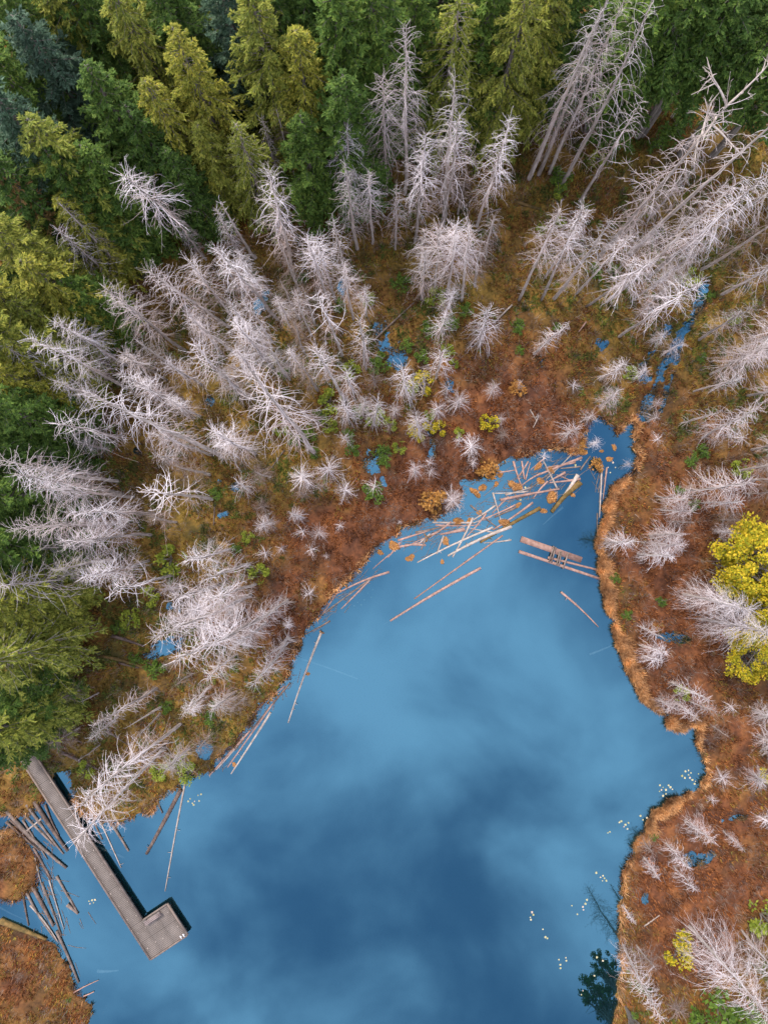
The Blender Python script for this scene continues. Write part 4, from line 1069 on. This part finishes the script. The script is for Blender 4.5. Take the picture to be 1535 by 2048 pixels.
tag(rf, 'broken wooden raft of beams and cross boards near the right shore', 'raft')

# ------------------------------------------------------------------ lily pads
def pad_mesh(seed):
    r = np.random.default_rng(seed); n = 11
    a = np.linspace(.25, 2 * math.pi - .25, n); k = 1 + r.normal(0, .08, n)
    V = [(0, 0, .0)] + [(math.cos(t) * q, math.sin(t) * q, .03 + r.normal(0, .02)) for t, q in zip(a, k)]
    V += [(x, y, z - .05) for x, y, z in V]
    F = [(0, i, i + 1) for i in range(1, n)] + [(n + 1, n + 2 + i, n + 1 + i) for i in range(1, n)]
    return mesh_np('lily_pad', V, F, M['lily'])
PADS = [pad_mesh(i) for i in range(3)]
LILY = [('in the patch inside the right cove', [(1370,1543),(1376,1550),(1381,1546),(1379,1556),(1384,1560),(1390,1563),(1363,1552),(1396,1548),(1376,1541),(1369,1556),(1388,1568),(1364,1553)]),
 ('before the lower right point', [(1319,1571),(1325,1575),(1331,1580),(1336,1571),(1344,1579),(1325,1592),(1331,1588),(1318,1583),(1340,1575),(1322,1580)]),
 ('near the point with dark twigs', [(1238,1645),(1242,1643),(1250,1650),(1247,1654),(1254,1658),(1256,1646),(1280,1632),(1285,1640),(1215,1666),(1219,1664),(1293,1636)]),
 ('off the lower right shore', [(1192,1746),(1200,1755),(1205,1752),(1208,1757),(1204,1762),(1212,1762),(1166,1820),(1170,1808),(1173,1800),(1154,1829),(1143,1812),(1165,1814)]),
 ('scattered in the lower right water', [(1063,1825),(1060,1835),(1066,1830),(1061,1840),(1085,1859),(1090,1875),(1094,1877),(1117,1920),(1120,1930),(1131,1916),(1132,1922),(1120,1937),(1165,1982),(1162,1990),(1193,1915),(1205,1922),(1188,1952)]),
 ('left of the dock', [(178,1803),(184,1801),(190,1800),(180,1808),(187,1806)]),
 ('off the point right of the walkway', [(376,1603),(385,1607),(389,1603),(398,1602),(396,1591),(402,1589),(387,1610),(380,1598)]),
 ('under the orange stumps of the jam', [(1050,975),(1075,968),(1084,905),(1140,925),(1150,930),(1160,920),(1090,945),(1062,990),(1215,935),(1225,925),(1230,935),(1220,945),(1040,1000),(1070,990)]),
 ('in faint patch by left shore', [(705,1175),(712,1190),(720,1183),(728,1200),(735,1186),(722,1210),(742,1195),(715,1205),(732,1172),(700,1195),(718,1168),(708,1212),(745,1180),(726,1166)])]
for place, pts in LILY:
    dim = 'faint' in place
    for (x, y), ph in ordinals(pts, lambda r: r[0]):
        o = link('lily_pad', random.choice(PADS)); o.location = P(x, y, .012); o.location.z = -.05 if dim else .012
        s = random.uniform(.05, .105) * (.7 if dim else 1.0); o.scale = (s, s * random.uniform(.75, 1), .3); o.rotation_euler = (0, 0, random.random() * 6.28)
        tag(o, 'small pale lily pad, %s of those %s' % (ph, place), 'lily pad', 'lily pads ' + place)

# ------------------------------------------------------------------ dock
ZD = .5
dk = empty('dock', P(300, 1860, 0))
dl = np.array(dk.location)
def D(x, y, z=ZD): return np.array(P(x, y, z)) - dl
E0, E1 = D(300, 1919), D(30, 1502)                # outer long edge, from the end to the shore
ax = E1 - E0; LEN = np.linalg.norm(ax); ax /= LEN
sd_ = np.array([ax[1], -ax[0], 0.])               # towards the platform side
if np.dot(D(372, 1863) - E0, sd_) < 0: sd_ = -sd_
WW = abs(np.dot(D(285, 1841) - E0, sd_))          # walkway width
PW = abs(np.dot(D(371, 1864) - E0, sd_))          # platform width
PL = np.dot(D(285, 1841) - E0, ax)                # platform length along the axis
UP = np.array([0, 0, 1.])
def deck_panel(a0, a1, w0, w1):
    """one deck bay made of boards laid across the walk"""
    mb = MB(); bw = .14; n = max(1, int(round((a1 - a0) / bw))); st = (a1 - a0) / n
    for i in range(n):
        c = E0 + ax * (a0 + (i + .5) * st) + sd_ * (w0 + w1) / 2 + UP * (-.03 + random.uniform(-.003, .003))
        mb.box(c, ax * (st / 2 - .004), sd_ * ((w1 - w0) / 2), UP * .03)
    return link('deck_panel', mb.mesh('deck_panel', M['deck']), dk)
cuts = [0, PL / 2, PL] + [PL + (LEN - PL) * k / 5 for k in range(1, 6)]
for a, b2 in zip(cuts[:-1], cuts[1:]):
    deck_panel(a + .008, b2 - .008, 0.08, WW - .08)
for a, b2 in ((0, PL / 2), (PL / 2, PL)):
    deck_panel(a + .008, b2 - .008, WW - .07, (WW + PW) / 2 - .006)
    deck_panel(a + .008, b2 - .008, (WW + PW) / 2 + .006, PW - .08)
def beam(p, q, w=.13, t=.2, name='edge_beam', mat='kerb', dz=.02):
    d = q - p; L = np.linalg.norm(d); d /= L; s = np.cross(UP, d)
    mb = MB(); mb.box((p + q) / 2 + UP * (dz - t / 2 + .05), d * L / 2, s * w / 2, UP * t / 2)
    return link(name, mb.mesh(name, M[mat]), dk)
c = lambda a, w: E0 + ax * a + sd_ * w
beam(c(-.06, 0), c(LEN, 0)); beam(c(PL + .07, WW), c(LEN, WW)); beam(c(-.06, .07), c(-.06, PW - .07), .12)
beam(c(-.06, PW), c(PL, PW)); beam(c(PL, WW + .07), c(PL, PW - .07), .12)
for a in np.arange(.3, LEN, 2.4):                 # piles under the deck
    for w in ((.2, WW - .2) if a > PL else (.2, WW, PW - .2)):
        mb = MB(); p = c(a, w); mb.tube([p + UP * -.1, p + UP * -2.0], [.11, .12], 8, True)
        link('pile', mb.mesh('pile', M['pile'], True), dk)
for w in (.2, WW - .2):
    beam(c(.1, w), c(LEN, w), .1, .18, 'joist', 'pile', -.13)
beam(c(.1, PW - .25), c(PL - .1, PW - .25), .1, .18, 'joist', 'pile', -.13)
mb = MB()                                         # pale fixings in pairs along the boards
for a in np.arange(1.0, LEN, 1.35):
    for w in ((.22, WW - .22) if a > PL else (.3, WW * .9, WW + .6, PW - .35)):
        p = c(a + random.uniform(-.15, .15), w + random.uniform(-.06, .06)) + UP * .004
        th = np.arange(7) * 2 * math.pi / 7; rr = random.uniform(.03, .055)
        v = [p + UP * .004] + [p + ax * math.cos(t) * rr + sd_ * math.sin(t) * rr for t in th]
        mb.add(v, [[0, 1 + i, 1 + (i + 1) % 7, 1 + (i + 1) % 7] for i in range(7)])
sp_ = link('deck_fixings', mb.mesh('deck_fixings', M['log_pale']), dk); sp_['kind'] = 'stuff'
tag(dk, 'long grey wooden dock with square end platform in the lower left', 'dock')

bn = empty('bench', Vector(dl + c(PL - .26, WW + .98)))
bo = np.array(bn.location) - dl
def bbox(parent, name, a, w, z, la, lw, lz, mat):
    mb = MB(); mb.box(ax * a + sd_ * w + UP * z, ax * la / 2, sd_ * lw / 2, UP * lz / 2)
    return link(name, mb.mesh(name, M[mat]), parent)
for k in range(3):
    bbox(bn, 'seat_slat', -.12 + k * .12, 0, .40, .09, 1.55, .035, 'bench')
for w in (-.65, .65):
    bbox(bn, 'leg', 0, w, .19, .26, .07, .38, 'bench')
tag(bn, 'long slatted wooden bench on the end platform of the dock', 'bench')
for k, (x, y) in enumerate(((361, 1870), (368, 1867))):
    p = c(.15 + .0, PW - .22 - k * .28)
    o = empty('mooring_cleat', Vector(dl + p + UP * .02))
    mb = MB(); mb.tube([(0, 0, 0), (0, 0, .12)], [.05, .04], 8, True); link('post', mb.mesh('post', M['white'], True), o)
    mb = MB(); mb.tube([np.array([0, 0, .13]) - ax * .14, np.array([0, 0, .15]), np.array([0, 0, .13]) + ax * .14], [.025, .045, .025], 7, True); link('horn', mb.mesh('horn', M['white'], True), o)
    tag(o, 'small white fitting at the dock corner, %s of the two' % ('outer' if k == 0 else 'inner'), 'fitting', 'white fittings on the dock')

# ------------------------------------------------------------------ old boardwalks in the forest
def boardwalk(pts, width, z, label):
    bw = empty('boardwalk', P(*pts[0], 0)); o0 = np.array(bw.location)
    q = [np.array(P(x, y, z)) - o0 for x, y in pts]
    for a, b2 in zip(q[:-1], q[1:]):
        d = b2 - a; L = np.linalg.norm(d); d /= L; s = np.cross(UP, d)
        n = int(L / .3); st = L / n
        me = MB(); me.box((0, 0, 0), d * (st / 2 - .012), s * width / 2, UP * .025); me = me.mesh('plank', M['boardwalk'])
        for i in range(n):
            pl = link('plank', me, bw); pl.location = a + d * (i + .5) * st + UP * random.uniform(-.008, .008)
            pl.rotation_euler = (0, 0, random.uniform(-.02, .02))
        for sg in (-1, 1):
            mb = MB(); mb.box((a + b2) / 2 + s * sg * width * .5 + UP * .07, d * L / 2, s * .05, UP * .06)
            link('edge_rail', mb.mesh('edge_rail', M['boardwalk']), bw)
            for t in (.1, .5, .9):
                mb = MB(); p = a + d * L * t + s * sg * width * .4
                mb.tube([p - UP * .04, p - UP * (z + .3)], [.06, .06], 6, True); link('post', mb.mesh('post', M['boardwalk']), bw)
    tag(bw, label, 'boardwalk')
boardwalk([(1165, 262), (1235, 238), (1306, 213), (1416, 127), (1445, 50)], .95, .45, 'old brown plank boardwalk through the trees at upper right')
boardwalk([(245, 515), (204, 579), (163, 632), (75, 770), (22, 850)], 1.0, .35, 'dark plank boardwalk under the conifers at left')
